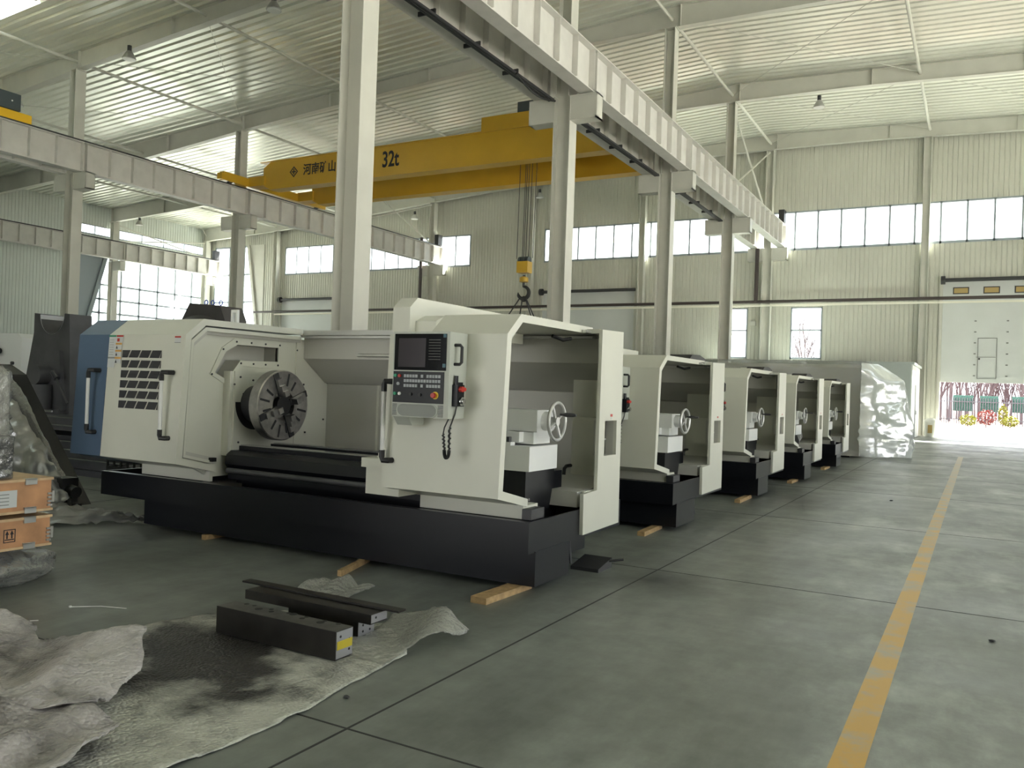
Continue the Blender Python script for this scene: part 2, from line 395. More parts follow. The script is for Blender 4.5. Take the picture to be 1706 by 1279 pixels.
# ================================================================== SETTING
# floor
f = MB().box(WALL_L-.3, WALL_R+.3, WALL_N-.3, WALL_F+.15, -.3, 0)
struct('floor', f, M_floor)
g = MB().add([(-200,48.15,-.02),(160,48.15,-.02),(160,68.2,-.02),(-200,68.2,-.02)], [(0,1,2,3)])
tag(obj('outdoor_pavement', g, M_ground, smooth=False), 'pale sunlit concrete apron outside the far roller door', 'ground', kind='structure')
g = MB().add([(-300,68,-.03),(260,68,-.03),(260,320,-.03),(-300,320,-.03)], [(0,1,2,3)])
tag(obj('outdoor_soil', g, M_soil, smooth=False), 'brown soil ground beyond the concrete apron outside', 'ground', kind='structure')
g = MB().add([(-300,-150,-.35),(260,-150,-.35),(260,62,-.35),(-300,62,-.35)], [(0,1,2,3)])
tag(obj('outdoor_yard', g, M_ground, smooth=False), 'pale concrete yard around the hall', 'ground', kind='structure')
# floor joints
j = 0
for x in (-2.6, 4.8, -10.0, -17.4, -24.8):
    struct('floor_joint', MB().box(x-.007, x+.007, WALL_N, WALL_F, -.002, .0015), M_joint)
for k in range(-3, 11):
    y = 3.15+4.43*k
    struct('floor_joint', MB().box(WALL_L, WALL_R, y-.006, y+.006, -.002, .0017), M_joint)
o = struct('floor_line', MB().box(-.555, -.41, -8, 30, -.002, .003), M_line)

def ribbed(mb, axis, fixed, a0, a1, z0, z1, pitch=.225, depth=.028, out=-1):
    """vertical-rib sheet on a plane; out = direction of the room"""
    n = max(1, round((a1-a0)/pitch)); p = (a1-a0)/n; prof = []
    for i in range(n):
        s = a0+i*p
        prof += [(s, depth), (s+p*.16, depth), (s+p*.24, 0), (s+p*.92, 0)]
    prof.append((a1, depth)); vs = []
    for z in (z0, z1):
        for a, d in prof:
            q = fixed-out*d
            vs.append((a, q, z) if axis == 'y' else (q, a, z))
    m = len(prof)
    mb.add(vs, [(i, i+1, i+1+m, i+m) for i in range(m-1)])
    return mb
def wall_with_holes(name, axis, fixed, a0, a1, z0, z1, holes, m, out, back):
    """holes: (a0,a1,z0,z1); wall is ribbed sheet inside and a plain slab outside"""
    xs = sorted({a0, a1, *[h[0] for h in holes], *[h[1] for h in holes]})
    zs = sorted({z0, z1, *[h[2] for h in holes], *[h[3] for h in holes]})
    mb = MB()
    for i in range(len(xs)-1):
        k = 0
        while k < len(zs)-1:
            cx = (xs[i]+xs[i+1])/2
            def solid(k): cz = (zs[k]+zs[k+1])/2; return not any(h[0] < cx < h[1] and h[2] < cz < h[3] for h in holes)
            if not solid(k): k += 1; continue
            e = k
            while e+1 < len(zs)-1 and solid(e+1): e += 1
            ribbed(mb, axis, fixed, xs[i], xs[i+1], zs[k], zs[e+1], out=out)
            q0, q1 = sorted((fixed+back*.06, fixed+back*.2))
            if axis == 'y': mb.box(xs[i], xs[i+1], q0, q1, zs[k], zs[e+1])
            else: mb.box(q0, q1, xs[i], xs[i+1], zs[k], zs[e+1])
            k = e+1
    return struct(name, mb, m)

FW = WALL_F
far_holes = [(-47.4,-30.4,9.87,12.05), (-24.8,12.4,9.87,12.05), (-9.28,-7.62,3.85,6.72), (-13.3,-11.65,3.85,6.72),
             (-1.8,3.9,0,8.0), (-24.8,-18.5,0,8.0), (-47.6,-41.2,0,8.0), (-55.2,-50.0,2.5,12.4)]
wall_with_holes('wall_far', 'y', FW, WALL_L, WALL_R, 0, 16.6, far_holes, M_wall, -1, 1)
wall_with_holes('wall_left', 'x', WALL_L, WALL_N, FW, 0, 14.2, [(37.0,47.7,2.5,10.75), (36.0,47.7,11.75,12.45), (12,26,2.5,7.2)], M_wall2, 1, -1)  # the low near opening is unseen, added to brighten the roof deck
wall_with_holes('wall_right', 'x', WALL_R, WALL_N, FW, 0, 15.8, [(-11,47,9.87,12.05), (-2,10,0,6), (19,31,0,6)], M_wall, -1, 1)
wall_with_holes('wall_near', 'y', WALL_N, WALL_L, WALL_R, 0, 16.6, [(-15,-4,0,5.2)], M_wall, 1, -1)  # unseen opening behind the camera, added to light the machine fronts

# roof deck: ribs run along the slope (x), profile steps along y
def roofz(x): return 16.35+.008*0-(.039*(x+10.3) if x > -10.3 else .0535*(-10.3-x))
SKY = [(-37,-30.6,15.4,18.1), (-24,-18,1,4)]  # the second skylight is unseen, added for daylight from above
def deck():
    mb = MB(); pitch = .44
    y0 = WALL_N-.2; n = int((WALL_F+.4-y0)/pitch)
    for i in range(n):
        y = y0+i*pitch
        segs = [(WALL_L-.4, -10.3), (-10.3, WALL_R+.4)]
        for s in SKY:
            if s[2] < y+pitch/2 < s[3]:
                ns = []
                for a, b in segs:
                    if s[0] < b and s[1] > a:
                        if a < s[0]: ns.append((a, s[0]))
                        if s[1] < b: ns.append((s[1], b))
                    else: ns.append((a, b))
                segs = ns
        for a, b in segs:
            prof = [(0, 0), (.27, 0), (.31, .085), (.40, .085), (.44, 0)]
            vs = [(x, y+p, roofz(x)+h) for x in (a, b) for p, h in prof]
            mb.add(vs, [(k, k+1, k+6, k+5) for k in range(4)])
    return mb
struct('ceiling', deck(), M_deck)
for i, s in enumerate(SKY):
    z = lambda x: roofz(x)+.08
    mb = MB().add([(s[0],s[2],z(s[0])),(s[1],s[2],z(s[1])),(s[1],s[3],z(s[1])),(s[0],s[3],z(s[0]))], [(0,1,2,3)])
    struct('window_skylight', mb, M_skylight)

# windows: frame + one pane sheet
wn = [0]
def window(axis, fixed, a0, a1, z0, z1, cols, rows=(), fr=.09, depth=.10, slant=None):
    wn[0] += 1
    mb = MB()
    def bar(p0, p1, q0, q1):
        if axis == 'y': mb.box(p0, p1, fixed, fixed+depth, q0, q1)
        else: mb.box(fixed-depth, fixed, p0, p1, q0, q1)
    bar(a0, a1, z0, z0+fr*1.4); bar(a0, a1, z1-fr, z1); bar(a0, a0+fr, z0, z1); bar(a1-fr, a1, z0, z1)
    for c in cols: bar(c-fr/2, c+fr/2, z0, z1)
    for r in rows: bar(a0, a1, r-fr/2, r+fr/2)
    o = struct('window_%d' % wn[0], mb, M_frame)
    gl = MB()
    if axis == 'y': gl.box(a0, a1, fixed+depth*.5, fixed+depth*.5+.01, z0, z1)
    else: gl.box(fixed-depth*.5-.01, fixed-depth*.5, a0, a1, z0, z1)
    p = obj('pane', gl, M_glass, o, smooth=False)
    return o
def steps(a, b, s): n = round((b-a)/s); return [a+(b-a)*i/n for i in range(1, n)]
window('y', FW, -47.4, -30.4, 9.87, 12.05, steps(-47.4, -30.4, 1.21))
window('y', FW, -24.8, 12.4, 9.87, 12.05, steps(-24.8, 12.4, 1.21))
window('y', FW, -9.28, -7.62, 3.85, 6.72, (), (5.45,), .07)
window('y', FW, -13.3, -11.65, 3.85, 6.72, (), (5.45,), .07)
window('y', FW, -55.2, -50.0, 2.5, 12.4, (-53.5,-51.8), (4.3,6.0,7.9,10.1), .12)
window('x', WALL_L, 37.0, 47.7, 2.5, 10.75, (38.5,40.2,41.8,43.4,45.0,46.6), (4.1,5.2,6.2,7.2,8.25,10.3), .13)
window('x', WALL_L, 36.0, 47.7, 11.75, 12.45, steps(36, 47.7, 2), (), .06)
window('x', WALL_R+.1, -11, 47, 9.87, 12.05, steps(-11, 47, 1.21))
window('x', WALL_L, 12, 26, 2.5, 7.2, steps(12, 26, 1.64), (4.1,5.2,6.2), .13)  # unseen glazing added for more light from the left
# slanted trims at the corner glazing
def bar3(name, p0, p1, wx, wy, m, **k):
    d = (Vector(p1)-Vector(p0)); a = Vector((1,0,0)) if wx else d.orthogonal(); 
    mb = MB(); mb.tube([p0, p1], wx, 4); return mb
mb = MB().prism([(36.4,2.5),(39.0,2.5+8.25),(36.6,10.75)], 'x', WALL_L+.0, WALL_L+.06)
mb.prism([(36.55,2.5),(38.75,10.75),(39.05,10.75),(36.85,2.5)], 'x', WALL_L+.06, WALL_L+.2)
struct('trim_1', mb, M_frame)
mb = MB().prism([(-49.55,2.5),(-51.25,12.4),(-49.6,12.4)], 'y', FW-.05, FW-.01)
mb.prism([(-49.45,2.5),(-51.15,12.4),(-51.4,12.4),(-49.7,2.5)], 'y', FW-.18, FW-.05)
struct('trim_2', mb, M_steel)

# roller doors in the far wall
def sectional_door(n, x0, x1, zb, zt, label, leaf=True):
    dr = bpy.data.objects.new('door_%d' % n, None); COL.objects.link(dr); dr['kind'] = 'structure'; setorg((x0, FW, 0)); dr.location = (x0, FW, 0)
    mb = MB(); z = zb; h = .55
    while z < zt-.01:
        z2 = min(z+h, zt); mb.box(x0, x1, FW+.03, FW+.09, z, z2-.012); mb.box(x0, x1, FW+.025, FW+.04, z2-.012, z2)
        z = z2
    obj('panels', mb, M_door, dr, smooth=False)
    mb = MB()
    for a in (x0-.14, x1+.02): mb.box(a, a+.12, FW-.12, FW+.05, 0, zt)
    obj('guide_rail', mb, M_steel, dr, smooth=False)
    mb = MB().cyl((x0-.1, FW-.2, 7.95), (x1+.1, FW-.2, 7.95), .10, n=10).cyl((x0-.1, FW-.2, 7.95), (x0+.1, FW-.2, 7.95), .22, n=10)
    obj('shaft', mb, M_dark, dr)
    for k in range(int((x1-x0)/1.25) if leaf else 0):
        xa = x0+.45+k*1.35
        if xa+.7 > x1: break
        w_ = obj('door_window', MB().box(xa, xa+.72, FW-.0, FW+.05, 7.25, 7.60), M_dark, dr, smooth=False)
        obj('pane', MB().box(xa+.05, xa+.67, FW-.012, FW+.0, 7.30, 7.55), M_amber, w_, smooth=False)
    if leaf:
        xa = x0+1.62
        mb = MB().box(xa, xa+.03, FW-.0, FW+.03, zb+.2, zb+2.25).box(xa+.82, xa+.85, FW, FW+.03, zb+.2, zb+2.25).box(xa, xa+.85, FW, FW+.03, zb+.2, zb+.23).box(xa, xa+.85, FW, FW+.03, zb+2.22, zb+2.25)
        mb.box(xa-.06, xa+.80, FW, FW+.028, zb+1.27, zb+1.295)
        obj('wicket_door_frame', mb, M_seal, dr, smooth=False)
        obj('door_handle', MB().box(xa+.05, xa+.12, FW-.04, FW+.03, zb+1.15, zb+1.24), M_dark, dr, smooth=False)
        mb = MB()
        for zz in (.35, .9, 1.45, 2.0, 2.55, 3.1):
            for xx in (xa-.12, xa+1.28): mb.box(xx-.05, xx+.05, FW-.02, FW+.03, zb+zz-.03, zb+zz+.03)
        obj('hinge', mb, M_seal, dr, smooth=False)
    done(); return dr
sectional_door(1, -1.8, 3.9, 2.78, 8.0, '')
sectional_door(2, -24.8, -18.5, 0, 8.0, '', False)
sectional_door(3, -47.6, -41.2, 0, 8.0, '', False)

# ================================================================== STEEL FRAME
COLX_W, COLY_D = .52, .46
def hsec(mb, x, y, z0, z1, w=COLX_W, d=COLY_D, tf=.022, tw=.014):
    mb.box(x-w/2, x-w/2+tf, y-d/2, y+d/2, z0, z1); mb.box(x+w/2-tf, x+w/2, y-d/2, y+d/2, z0, z1)
    mb.box(x-w/2+tf, x+w/2-tf, y-tw/2, y+tw/2, z0, z1); return mb
ROWY = [3.4, 12.43, 21.44, 30.34, 39.2, 47.6]
XR, XL, XL2 = -10.55, -33.26, -55.75
def rafter_bottom(x):
    pts = [(-57,12.75),(-55.7,12.9),(-48,13.25),(-40,13.75),(-32.5,14.4),(-24.3,14.94),(-18,15.35),(-14,15.47),(-10,15.48),(-5,15.42),(1.5,15.13),(13,14.6)]
    for (a, b), (c, d) in zip(pts, pts[1:]):
        if a <= x <= c: return b+(d-b)*(x-a)/(c-a)
def column(x, y, label, bracket=((-1,1)), grp=None, wall=False):
    t = thing('steel_column', (x, y, 0), label, 'column', grp)
    zt = rafter_bottom(x)
    if x == XR and y < 47: # box-like lower shaft with solid faces, slimmer upper post
        pass
    mb = hsec(MB(), x, y, 0, 10.0); obj('shaft', mb, M_steel, t, smooth=False)
    mb = hsec(MB(), x, y, 10.0, zt, w=.40, d=.46); obj('upper_post', mb, M_steel, t, smooth=False)
    mb = MB().box(x-.3, x+.3, y-.3, y+.3, 0, .03); obj('base_plate', mb, M_steel, t, smooth=False)
    for s in bracket:
        a, b = sorted((x+s*.26, x+s*1.06))
        mb = MB().box(a, b, y-.22, y+.22, 9.28, 9.32).box(a, b, y-.22, y+.22, 9.94, 9.98).box(a, b, y-.21, y-.19, 9.32, 9.94).box(a, b, y+.19, y+.21, 9.32, 9.94)
        e0, e1 = sorted((x+s*1.02, x+s*1.06)); mb.box(e0, e1, y-.22, y+.22, 9.28, 9.98)
        obj('bracket', mb, M_steel, t, smooth=False)
    mb = MB().box(x-.24, x+.24, y-.25, y+.25, zt-.04, zt-.005); obj('cap_plate', mb, M_steel, t, smooth=False)
    done(); return t
labs = {12.43:'thick pale steel column nearest the camera, rising behind the first white lathe',
        21.44:'pale steel column right of the crane hook, carrying both crane runways',
        30.34:'pale steel column behind the second lathe, second one back from the hook',
        39.2:'slim pale steel column rising above the third lathe, last before the far wall column',
        47.6:'pale steel column against the far wall at the end of the long crane runways',
        3.4:'pale steel column left of the camera, out of the picture'}
for y in ROWY[1:]: column(XR, y, labs[y], (-1, 1))
labs = {21.44:'pale steel column at far left above the dark machine casting', 30.34:'pale steel column behind the blue machine cover, left of the crane girder end',
        39.2:'pale steel column half hidden by the nearest thick column', 47.6:'pale steel column on the far wall where the left crane runway ends'}
for y in ROWY[2:]: column(XL, y, labs[y], (-1, 1))
labs = {30.34:'steel column at the left wall near the picture edge', 39.2:'steel column in front of the big left window', 47.6:'steel column in the far left corner of the hall'}
for y in (39.2, 47.6): column(XL2, y, labs[y], (1,))
wlabs = {-2.67:'narrow white wall post beside the half open roller door', -18.0:'narrow wall post left of the second column, between far windows', -25.6:'narrow wall post beside the crane hook', -48.0:'narrow wall post left of the far clerestory windows', -40.9:'narrow wall post hidden behind the nearest column', 5.0:'wall post outside the picture'}
for x in (-2.67, -18.0, -25.6, -40.9, -48.0):
    t = thing('wall_post', (x, 47.7, 0), wlabs[x], 'column')
    obj('shaft', hsec(MB(), x, 47.68, 0, rafter_bottom(x), w=.36, d=.36), M_steel, t, smooth=False)
    obj('base_plate', MB().box(x-.22, x+.22, 47.48, 47.86, 0, .03), M_steel, t, smooth=False)
    done()
# wall posts' rafters
for i, y in enumerate(ROWY[1:]):
    xs = [-56.0+k*(12.7+56.0)/60 for k in range(61)]
    depthtop = lambda x: roofz(x)-.01
    if y > 47: y = 47.55
    lab = ['rafter just above the picture', 'pale roof rafter nearest the camera crossing the upper left corner', 'roof rafter crossing behind the nearest column, second back',
           'roof rafter third back, above the hanging lamp on the right', 'roof rafter lying along the top of the far wall'][i]
    t = thing('roof_rafter', (-10.3, y, 15.5), lab, 'rafter')
    web = MB(); n = len(xs)
    vs = [(x, y+s*.008, z) for s in (-1, 1) for x in xs for z in (rafter_bottom(x)+.01, depthtop(x))]
    fs = []
    for s in (0, 1):
        for k in range(n-1): b = s*2*n+2*k; fs.append((b, b+2, b+3, b+1))
    web.add(vs, fs)
    for k in range(0, 61, 5): web.box(xs[k]-.006, xs[k]+.006, y-.14, y+.14, rafter_bottom(xs[k])+.01, depthtop(xs[k])-.02)
    obj('web', web, M_steel, t, smooth=False)
    fl = MB()
    for k in range(n-1):
        a, b = xs[k], xs[k+1]
        for fn, h in ((rafter_bottom, .016), (lambda x: depthtop(x)-.02, .016)):
            fl.add([(a,y-.15,fn(a)),(b,y-.15,fn(b)),(b,y+.15,fn(b)),(a,y+.15,fn(a)),(a,y-.15,fn(a)+h),(b,y-.15,fn(b)+h),(b,y+.15,fn(b)+h),(a,y+.15,fn(a)+h)],
                   [(0,3,2,1),(4,5,6,7),(0,1,5,4),(2,3,7,6)])
    obj('flange', fl, M_steel, t, smooth=False)
    done()
# struts between rafters
grp = 'round struts between the roof rafters'
for x in (-48.0, -40.9, -33.26, -25.6, -18.0, -10.55, -2.6, 5.0):
    for a, b in zip(ROWY[1:], ROWY[2:]):
        b = min(b, 47.55)
        if a < 13 and x > -20: continue
        z = rafter_bottom(x)+.34
        setorg((x, a, z))
        o = obj('roof_strut', MB().cyl((x, a+.03, z), (x, b-.03, z), .065, n=10), M_steel)
        done()
        tag(o, 'pale round strut running between two roof rafters under the metal deck', 'strut', grp)
# thin bracing rods
grp = 'thin diagonal bracing rods under the roof deck'
for (xa, xb, ya, yb) in ((-10.5,-2.6,30.3,39.2),(-2.6,-10.5,30.3,39.2),(-10.5,-2.6,39.2,47.5),(-2.6,-10.5,39.2,47.5),(-2.6,5,39.2,47.5),(-33.2,-25.6,21.4,30.3),(-25.6,-33.2,21.4,30.3),(-40.9,-33.2,21.4,30.3),(-33.2,-40.9,12.4,21.4),(-40.9,-33.2,12.4,21.4),(-55.7,-48,39.2,47.5),(-48,-55.7,39.2,47.5)):
    za, zb = rafter_bottom(xa)+.38, rafter_bottom(xb)+.38
    setorg((xa, ya, za)); o = obj('bracing_rod', MB().cyl((xa, ya, za), (xb, yb, zb), .014, n=6), M_steel); done()
    tag(o, 'thin diagonal bracing rod crossing under the roof deck', 'rod', grp)
# vertical cross bracing over the end of each runway
for x, lab in ((XR, 'behind the last right-hand columns above the crane runway'), (XL, 'above the end of the left crane runway'), (XL2+.1, 'above the left wall window')):
    a, b = 39.2, 47.5
    zt = rafter_bottom(x)-.2; zb = 11.5
    for k, (za, zc) in enumerate(((zt, zb), (zb, zt))):
        setorg((x, a, za)); o = obj('cross_brace', MB().cyl((x, a+.2, za), (x, b-.2, zc), .045, n=8), M_steel); done()
        tag(o, 'steel cross brace '+('falling' if k == 0 else 'rising')+' away, '+lab, 'brace')

# crane runway girders
def girder(x, y0, y1, label, rail=True, z0=10.0, z1=11.24, w=.42, stiff=True):
    t = thing('runway_girder', (x, y0, z0), label, 'girder')
    ym, a, b = (y0+y1)/2, y0+.01, y1-.01
    obj('bottom_flange', MB().box(x-w/2, x+w/2, a, b, z0, z0+.025), M_steelw, t, smooth=False)
    obj('top_flange', MB().box(x-w/2, x+w/2, a, b, z1-.028, z1), M_steelw, t, smooth=False)
    mb = MB().box(x-.008, x+.008, a, b, z0+.025, z1-.028)
    n = 9
    for k in range(n):
        yy = a+.08+(b-a-.16)*k/(n-1)
        mb.box(x-w/2+.03, x-.008, yy-.007, yy+.007, z0+.1, z1-.028); mb.box(x+.008, x+w/2-.03, yy-.007, yy+.007, z0+.1, z1-.028)
    obj('web', mb, M_steelw, t, smooth=False)
    if rail: obj('crane_rail', MB().box(x-.05, x+.05, a, b, z1, z1+.11), M_dark, t, smooth=False)
    # surge plate linking to the column
    done(); return t
names = ['first', 'second', 'third', 'fourth', 'fifth']
ys = [6.0, 12.43, 21.44, 30.34, 39.2, 47.9]
where = ['nearest span, above the camera side', 'span passing over the nearest column', 'span just beyond the hook column',
         'span between the two slim columns', 'last span ending at the far wall']
for k in range(1, 5):
    girder(-9.82, ys[k], ys[k+1], 'crane runway girder on the right, '+where[k])
for k in range(1, 5):
    girder(-11.28, ys[k], ys[k+1], 'crane runway girder behind the right one, '+where[k])
wl = ['', 'span entering the picture at the left edge', 'span under the crane girder ends', 'span partly behind the nearest column', 'last span with end stops at the far wall']
for k in range(1, 5): girder(-32.75, ys[k], ys[k+1], 'left crane runway girder, '+wl[k])
girder(-33.78, ys[1], ys[2], 'crane runway girder hidden behind the left one, carrying the bright yellow trolley')
wl = ['', '', 'short piece at the picture edge', 'span in front of the left wall', 'last span before the far left corner']
for k in range(2, 5): girder(-54.6, ys[k], ys[k+1], 'low pale runway girder at the left wall, '+wl[k])
# conductor bars hung under the middle-bay girder, cables
t = thing('conductor_bar', (-11.05, 12.43, 9.9), 'dark conductor rails with loose cable hung under the right crane runway', 'cable')
mb = MB()
for dx in (0, .07, .14): mb.box(-10.92+dx, -10.88+dx, 12.75, 21.1, 9.84, 9.90)
obj('bar', mb, M_dark, t, smooth=False); [obj('hanger', MB().box(-11.2, -10.73, t.location.y+.8+q*1.9, t.location.y+.84+q*1.9, 9.90, 10.0), M_dark, t, smooth=False) for q in range(4)]
pts = [(-10.7, 18.8+.25*i, 9.82-.18*math.sin(i*PI/9)*(1 if i < 9 else 1)) for i in range(10)]
obj('cable', MB().tube(pts, .035, 6), M_rubber, t)
done()
t = thing('conductor_bar', (-11.05, 21.6, 9.9), 'dark conductor rails under the crane runway, span beyond the hook column', 'cable')
mb = MB()
for dx in (0, .07, .14): mb.box(-10.92+dx, -10.88+dx, 21.8, 30.0, 9.84, 9.90)
obj('bar', mb, M_dark, t, smooth=False); [obj('hanger', MB().box(-11.2, -10.73, t.location.y+.8+q*1.9, t.location.y+.84+q*1.9, 9.90, 10.0), M_dark, t, smooth=False) for q in range(4)]; done()
t = thing('conductor_bar', (-11.05, 30.5, 9.9), 'dark conductor rails under the crane runway, span nearest the far wall windows', 'cable')
mb = MB()
for dx in (0, .07, .14): mb.box(-10.92+dx, -10.88+dx, 30.7, 38.9, 9.84, 9.90)
obj('bar', mb, M_dark, t, smooth=False); [obj('hanger', MB().box(-11.2, -10.73, t.location.y+.8+q*1.9, t.location.y+.84+q*1.9, 9.90, 10.0), M_dark, t, smooth=False) for q in range(4)]; done()
# end stops
for x, lab in ((-9.82, 'black rubber end stop on the right crane runway by the far windows'), (-32.75, 'black end stop on the left crane runway, right one'), (-54.6, 'black end stop on the leftmost runway in the corner')):
    setorg((x, 47.6, 11.35)); o = obj('end_stop', MB().box(x-.15, x+.15, 47.3, 47.8, 11.35, 12.05), M_dark, smooth=False); done()
    tag(o, lab, 'end stop')
# pipes on the far wall
setorg((-48, 47.4, 6.97)); o = obj('wall_pipe', MB().cyl((-49.8, 47.26, 6.98), (12, 47.26, 6.98), .085, n=10), M_pipe); done()
tag(o, 'long dark brown pipe running level along the far wall', 'pipe')
setorg((-48, 47.4, 6.8)); o = obj('cable_tray', MB().box(-47.6, 12, 47.22, 47.30, 6.72, 6.82), M_light, smooth=False); done()
tag(o, 'thin pale cable tray right under the long brown pipe', 'tray')
for x, zt, lab in ((-11.05, 9.95, 'dark vertical pipe dropping beside the far wall column on the right runway'), (-33.95, 11.9, 'dark vertical pipe beside the end of the left crane runway')):
    setorg((x, 47.3, 7)); o = obj('drop_pipe', MB().cyl((x, 47.24, 7.0), (x, 47.24, zt), .11, n=10), M_pipe); done()
    tag(o, lab, 'pipe')
setorg((-11, 47.3, 6)); o = obj('alarm_box', MB().box(-11.45, -11.15, 47.75, 47.95, 5.7, 5.95), M_steel, smooth=False); done()
tag(o, 'small pale alarm box on the far wall between the two low windows', 'box')

# high bay lamps
def lamp(x, y, z, rod_top):
    t = thing('high_bay_lamp', (x, y, z), '', 'lamp', None)
    obj('shade', MB().lathe((x, y, z), (0, 0, 1), [(-.12,.26),(-.1,.27),(.06,.19),(.2,.10),(.22,.06)], 18), M_lamp, t)
    obj('lens', MB().cyl((x, y, z-.13), (x, y, z-.10), .235, n=18), M_white, t)
    obj('housing', MB().cyl((x, y, z+.2), (x, y, z+.42), .085, n=12), M_dark, t)
    obj('rod', MB().cyl((x, y, z+.4), (x, y, rod_top), .015, n=6), M_steel, t)
    done(); return t
L = lamp(-29.66, 21.2, 14.25, 14.7); L['label'] = 'silver bell lamp hanging from the nearest rafter, right of the upper left column'
for (x, y, z, lab) in ((-37.7, 21.5, 13.6, 'silver bell lamp at far left below the nearest rafter'), (-21.9, 21.2, 14.7, 'round silver lamp at the top edge beside the nearest column'),
                       (-6.6, 38.9, 14.75, 'silver bell lamp hanging alone on the right below the third rafter'), (-53.0, 39.2, 12.62, 'small lamp over the left bay near the corner windows'),
                       (-25.0, 47.5, 14.1, 'small lamp near the far wall by the crane ropes'), (-34.8, 47.5, 13.4, 'small lamp seen just under the crane girder')):
    copy_tree(L, (x, y, z), lab)

# ================================================================== BRIDGE CRANE (middle bay)
t = thing('bridge_crane', (-22, 30.4, 11.3), 'yellow 32 ton overhead bridge crane spanning the middle bay', 'crane')
def boxgirder(y):
    mb = MB()
    # ends taper up
    mb.prism([(-31.7,11.42),(-31.7,12.30),(-31.2,12.58),(-12.4,12.58),(-11.9,12.2),(-11.9,11.42),(-12.3,11.2),(-31.2,11.2)], 'y', y, y+.5)
    mb.box(-31.9, -11.7, y-.06, y+.56, 12.56, 12.60); mb.box(-31.2, -12.3, y-.07, y+.57, 11.17, 11.21)
    return mb
g1 = obj('front_girder', boxgirder(30.4), M_crane, t, smooth=False)
g2 = obj('rear_girder', boxgirder(33.9), M_crane, t, smooth=False)
for x, nm in ((-32.75, 'end_truck'), (-11.28, 'end_truck')):
    s = 1 if x < -20 else -1
    a, b = sorted((x-.16, x+.16)); c, d = sorted((x+s*.1, x+s*1.2))
    e = obj('end_truck', MB().box(a, b, 28.7, 36.0, 11.42, 11.84).box(c, d, 30.3, 31.0, 11.42, 11.9).box(c, d, 33.8, 34.5, 11.42, 11.9).box(a, b, 28.55, 28.7, 11.45, 11.75), M_crane, t, smooth=False)
    for yy in (29.2, 35.4): obj('wheel', MB().cyl((x-.07, yy, 11.53), (x+.07, yy, 11.53), .18, n=16), M_dark, e)
R90 = Matrix.Rotation(PI/2, 4, 'X')
text_mesh('capacity_lettering', '32t', 1.0, Matrix.Translation((-23.75, 30.395, 11.92)) @ R90 @ Matrix.Scale(.72, 4, (1,0,0)), M_ink, g1, .003)
text_mesh('maker_lettering', '\u6cb3\u5357\u77ff\u5c71', .58, Matrix.Translation((-28.0, 30.395, 11.93)) @ R90 @ Matrix.Scale(.9, 4, (1,0,0)), M_ink, g1, .003)
mb = MB(); cx, cz = -29.65, 11.93
for (ox, oz, r, rr) in ((0, 0, .27, .20),):
    mb.prism([(cx-r,cz),(cx,cz+r),(cx+r,cz),(cx,cz-r)], 'y', 30.385, 30.398, holes=[[(cx-rr,cz),(cx,cz+rr),(cx+rr,cz),(cx,cz-rr)]])
mb.prism([(cx-.13,cz-.03),(cx-.13,cz+.03),(cx+.13,cz+.03),(cx+.13,cz-.03)], 'y', 30.385, 30.398)
mb.prism([(cx-.03,cz+.03),(cx-.03,cz+.13),(cx+.03,cz+.13),(cx+.03,cz+.03)], 'y', 30.385, 30.398).prism([(cx-.03,cz-.03),(cx-.03,cz-.13),(cx+.03,cz-.13),(cx+.03,cz-.03)], 'y', 30.385, 30.398)
obj('diamond_emblem', mb, M_ink, g1, smooth=False)
tr = obj('trolley_frame', MB().box(-19.0, -15.2, 30.5, 34.3, 12.62, 13.25), M_crane, t, smooth=False)
obj('electric_cabinet', MB().box(-17.3, -15.4, 30.6, 31.6, 13.27, 13.72).box(-16.0,-15.9,30.8,30.9,13.72,13.9), M_cab, t, smooth=False)
mb = MB()
hx, hy = -17.75, 32.5
for dx in (-.42, -.13, -.05, .05, .2, .42): mb.cyl((hx+dx*.95, hy, 7.45), (hx+dx, hy+.1, 12.6), .016, n=6)
obj('hoist_rope', mb, M_rope, t)
hk = obj('hook_block', MB().box(hx-.27, hx+.27, hy-.22, hy+.22, 6.80, 7.30).lathe((hx, hy, 6.38), (0,0,1), [(0,.10),(.03,.2),(.22,.2),(.27,.1)], 16), M_crane, t)
mb = MB()
for dx in (-.2, -.07, .07, .2): mb.cyl((hx+dx-.045, hy, 7.33), (hx+dx+.045, hy, 7.33), .2, n=18)
obj('sheave', mb, M_cab, hk)
mb = MB(); pts = []
for i in range(22):
    a = PI*.5-(2*PI*.76)*i/21; pts.append((hx+.27*math.cos(a), hy, 5.93+.27*math.sin(a)))
pts = [(hx, hy, 6.72), (hx, hy, 6.38)]+pts
obj('hook', MB().tube(pts, [.06]*2+[.06+.03*math.sin(i/21*PI) for i in range(20)]+[.04,.02], 10), M_hook, hk)
done()
setorg((hx, hy, 5.7))
mb = MB()
for dx, dy in ((-1.1,-.4),(-.55,.5),(.5,.5),(1.15,-.4)):
    mb.tube([(hx+dx*.12, hy+dy*.1, 5.72), (hx+dx, hy+dy, 4.1), (hx+dx*1.25, hy+dy*1.2, 3.6)], .028, 6)
mb.tube([(hx+.12*math.cos(a), hy+.05, 5.66+.1*math.sin(a)) for a in [i*PI/6 for i in range(12)]], .035, 6, closed=True)
tag(obj('lifting_sling', mb, M_hook), 'black four-leg wire sling spreading down from the crane hook', 'sling'); done()
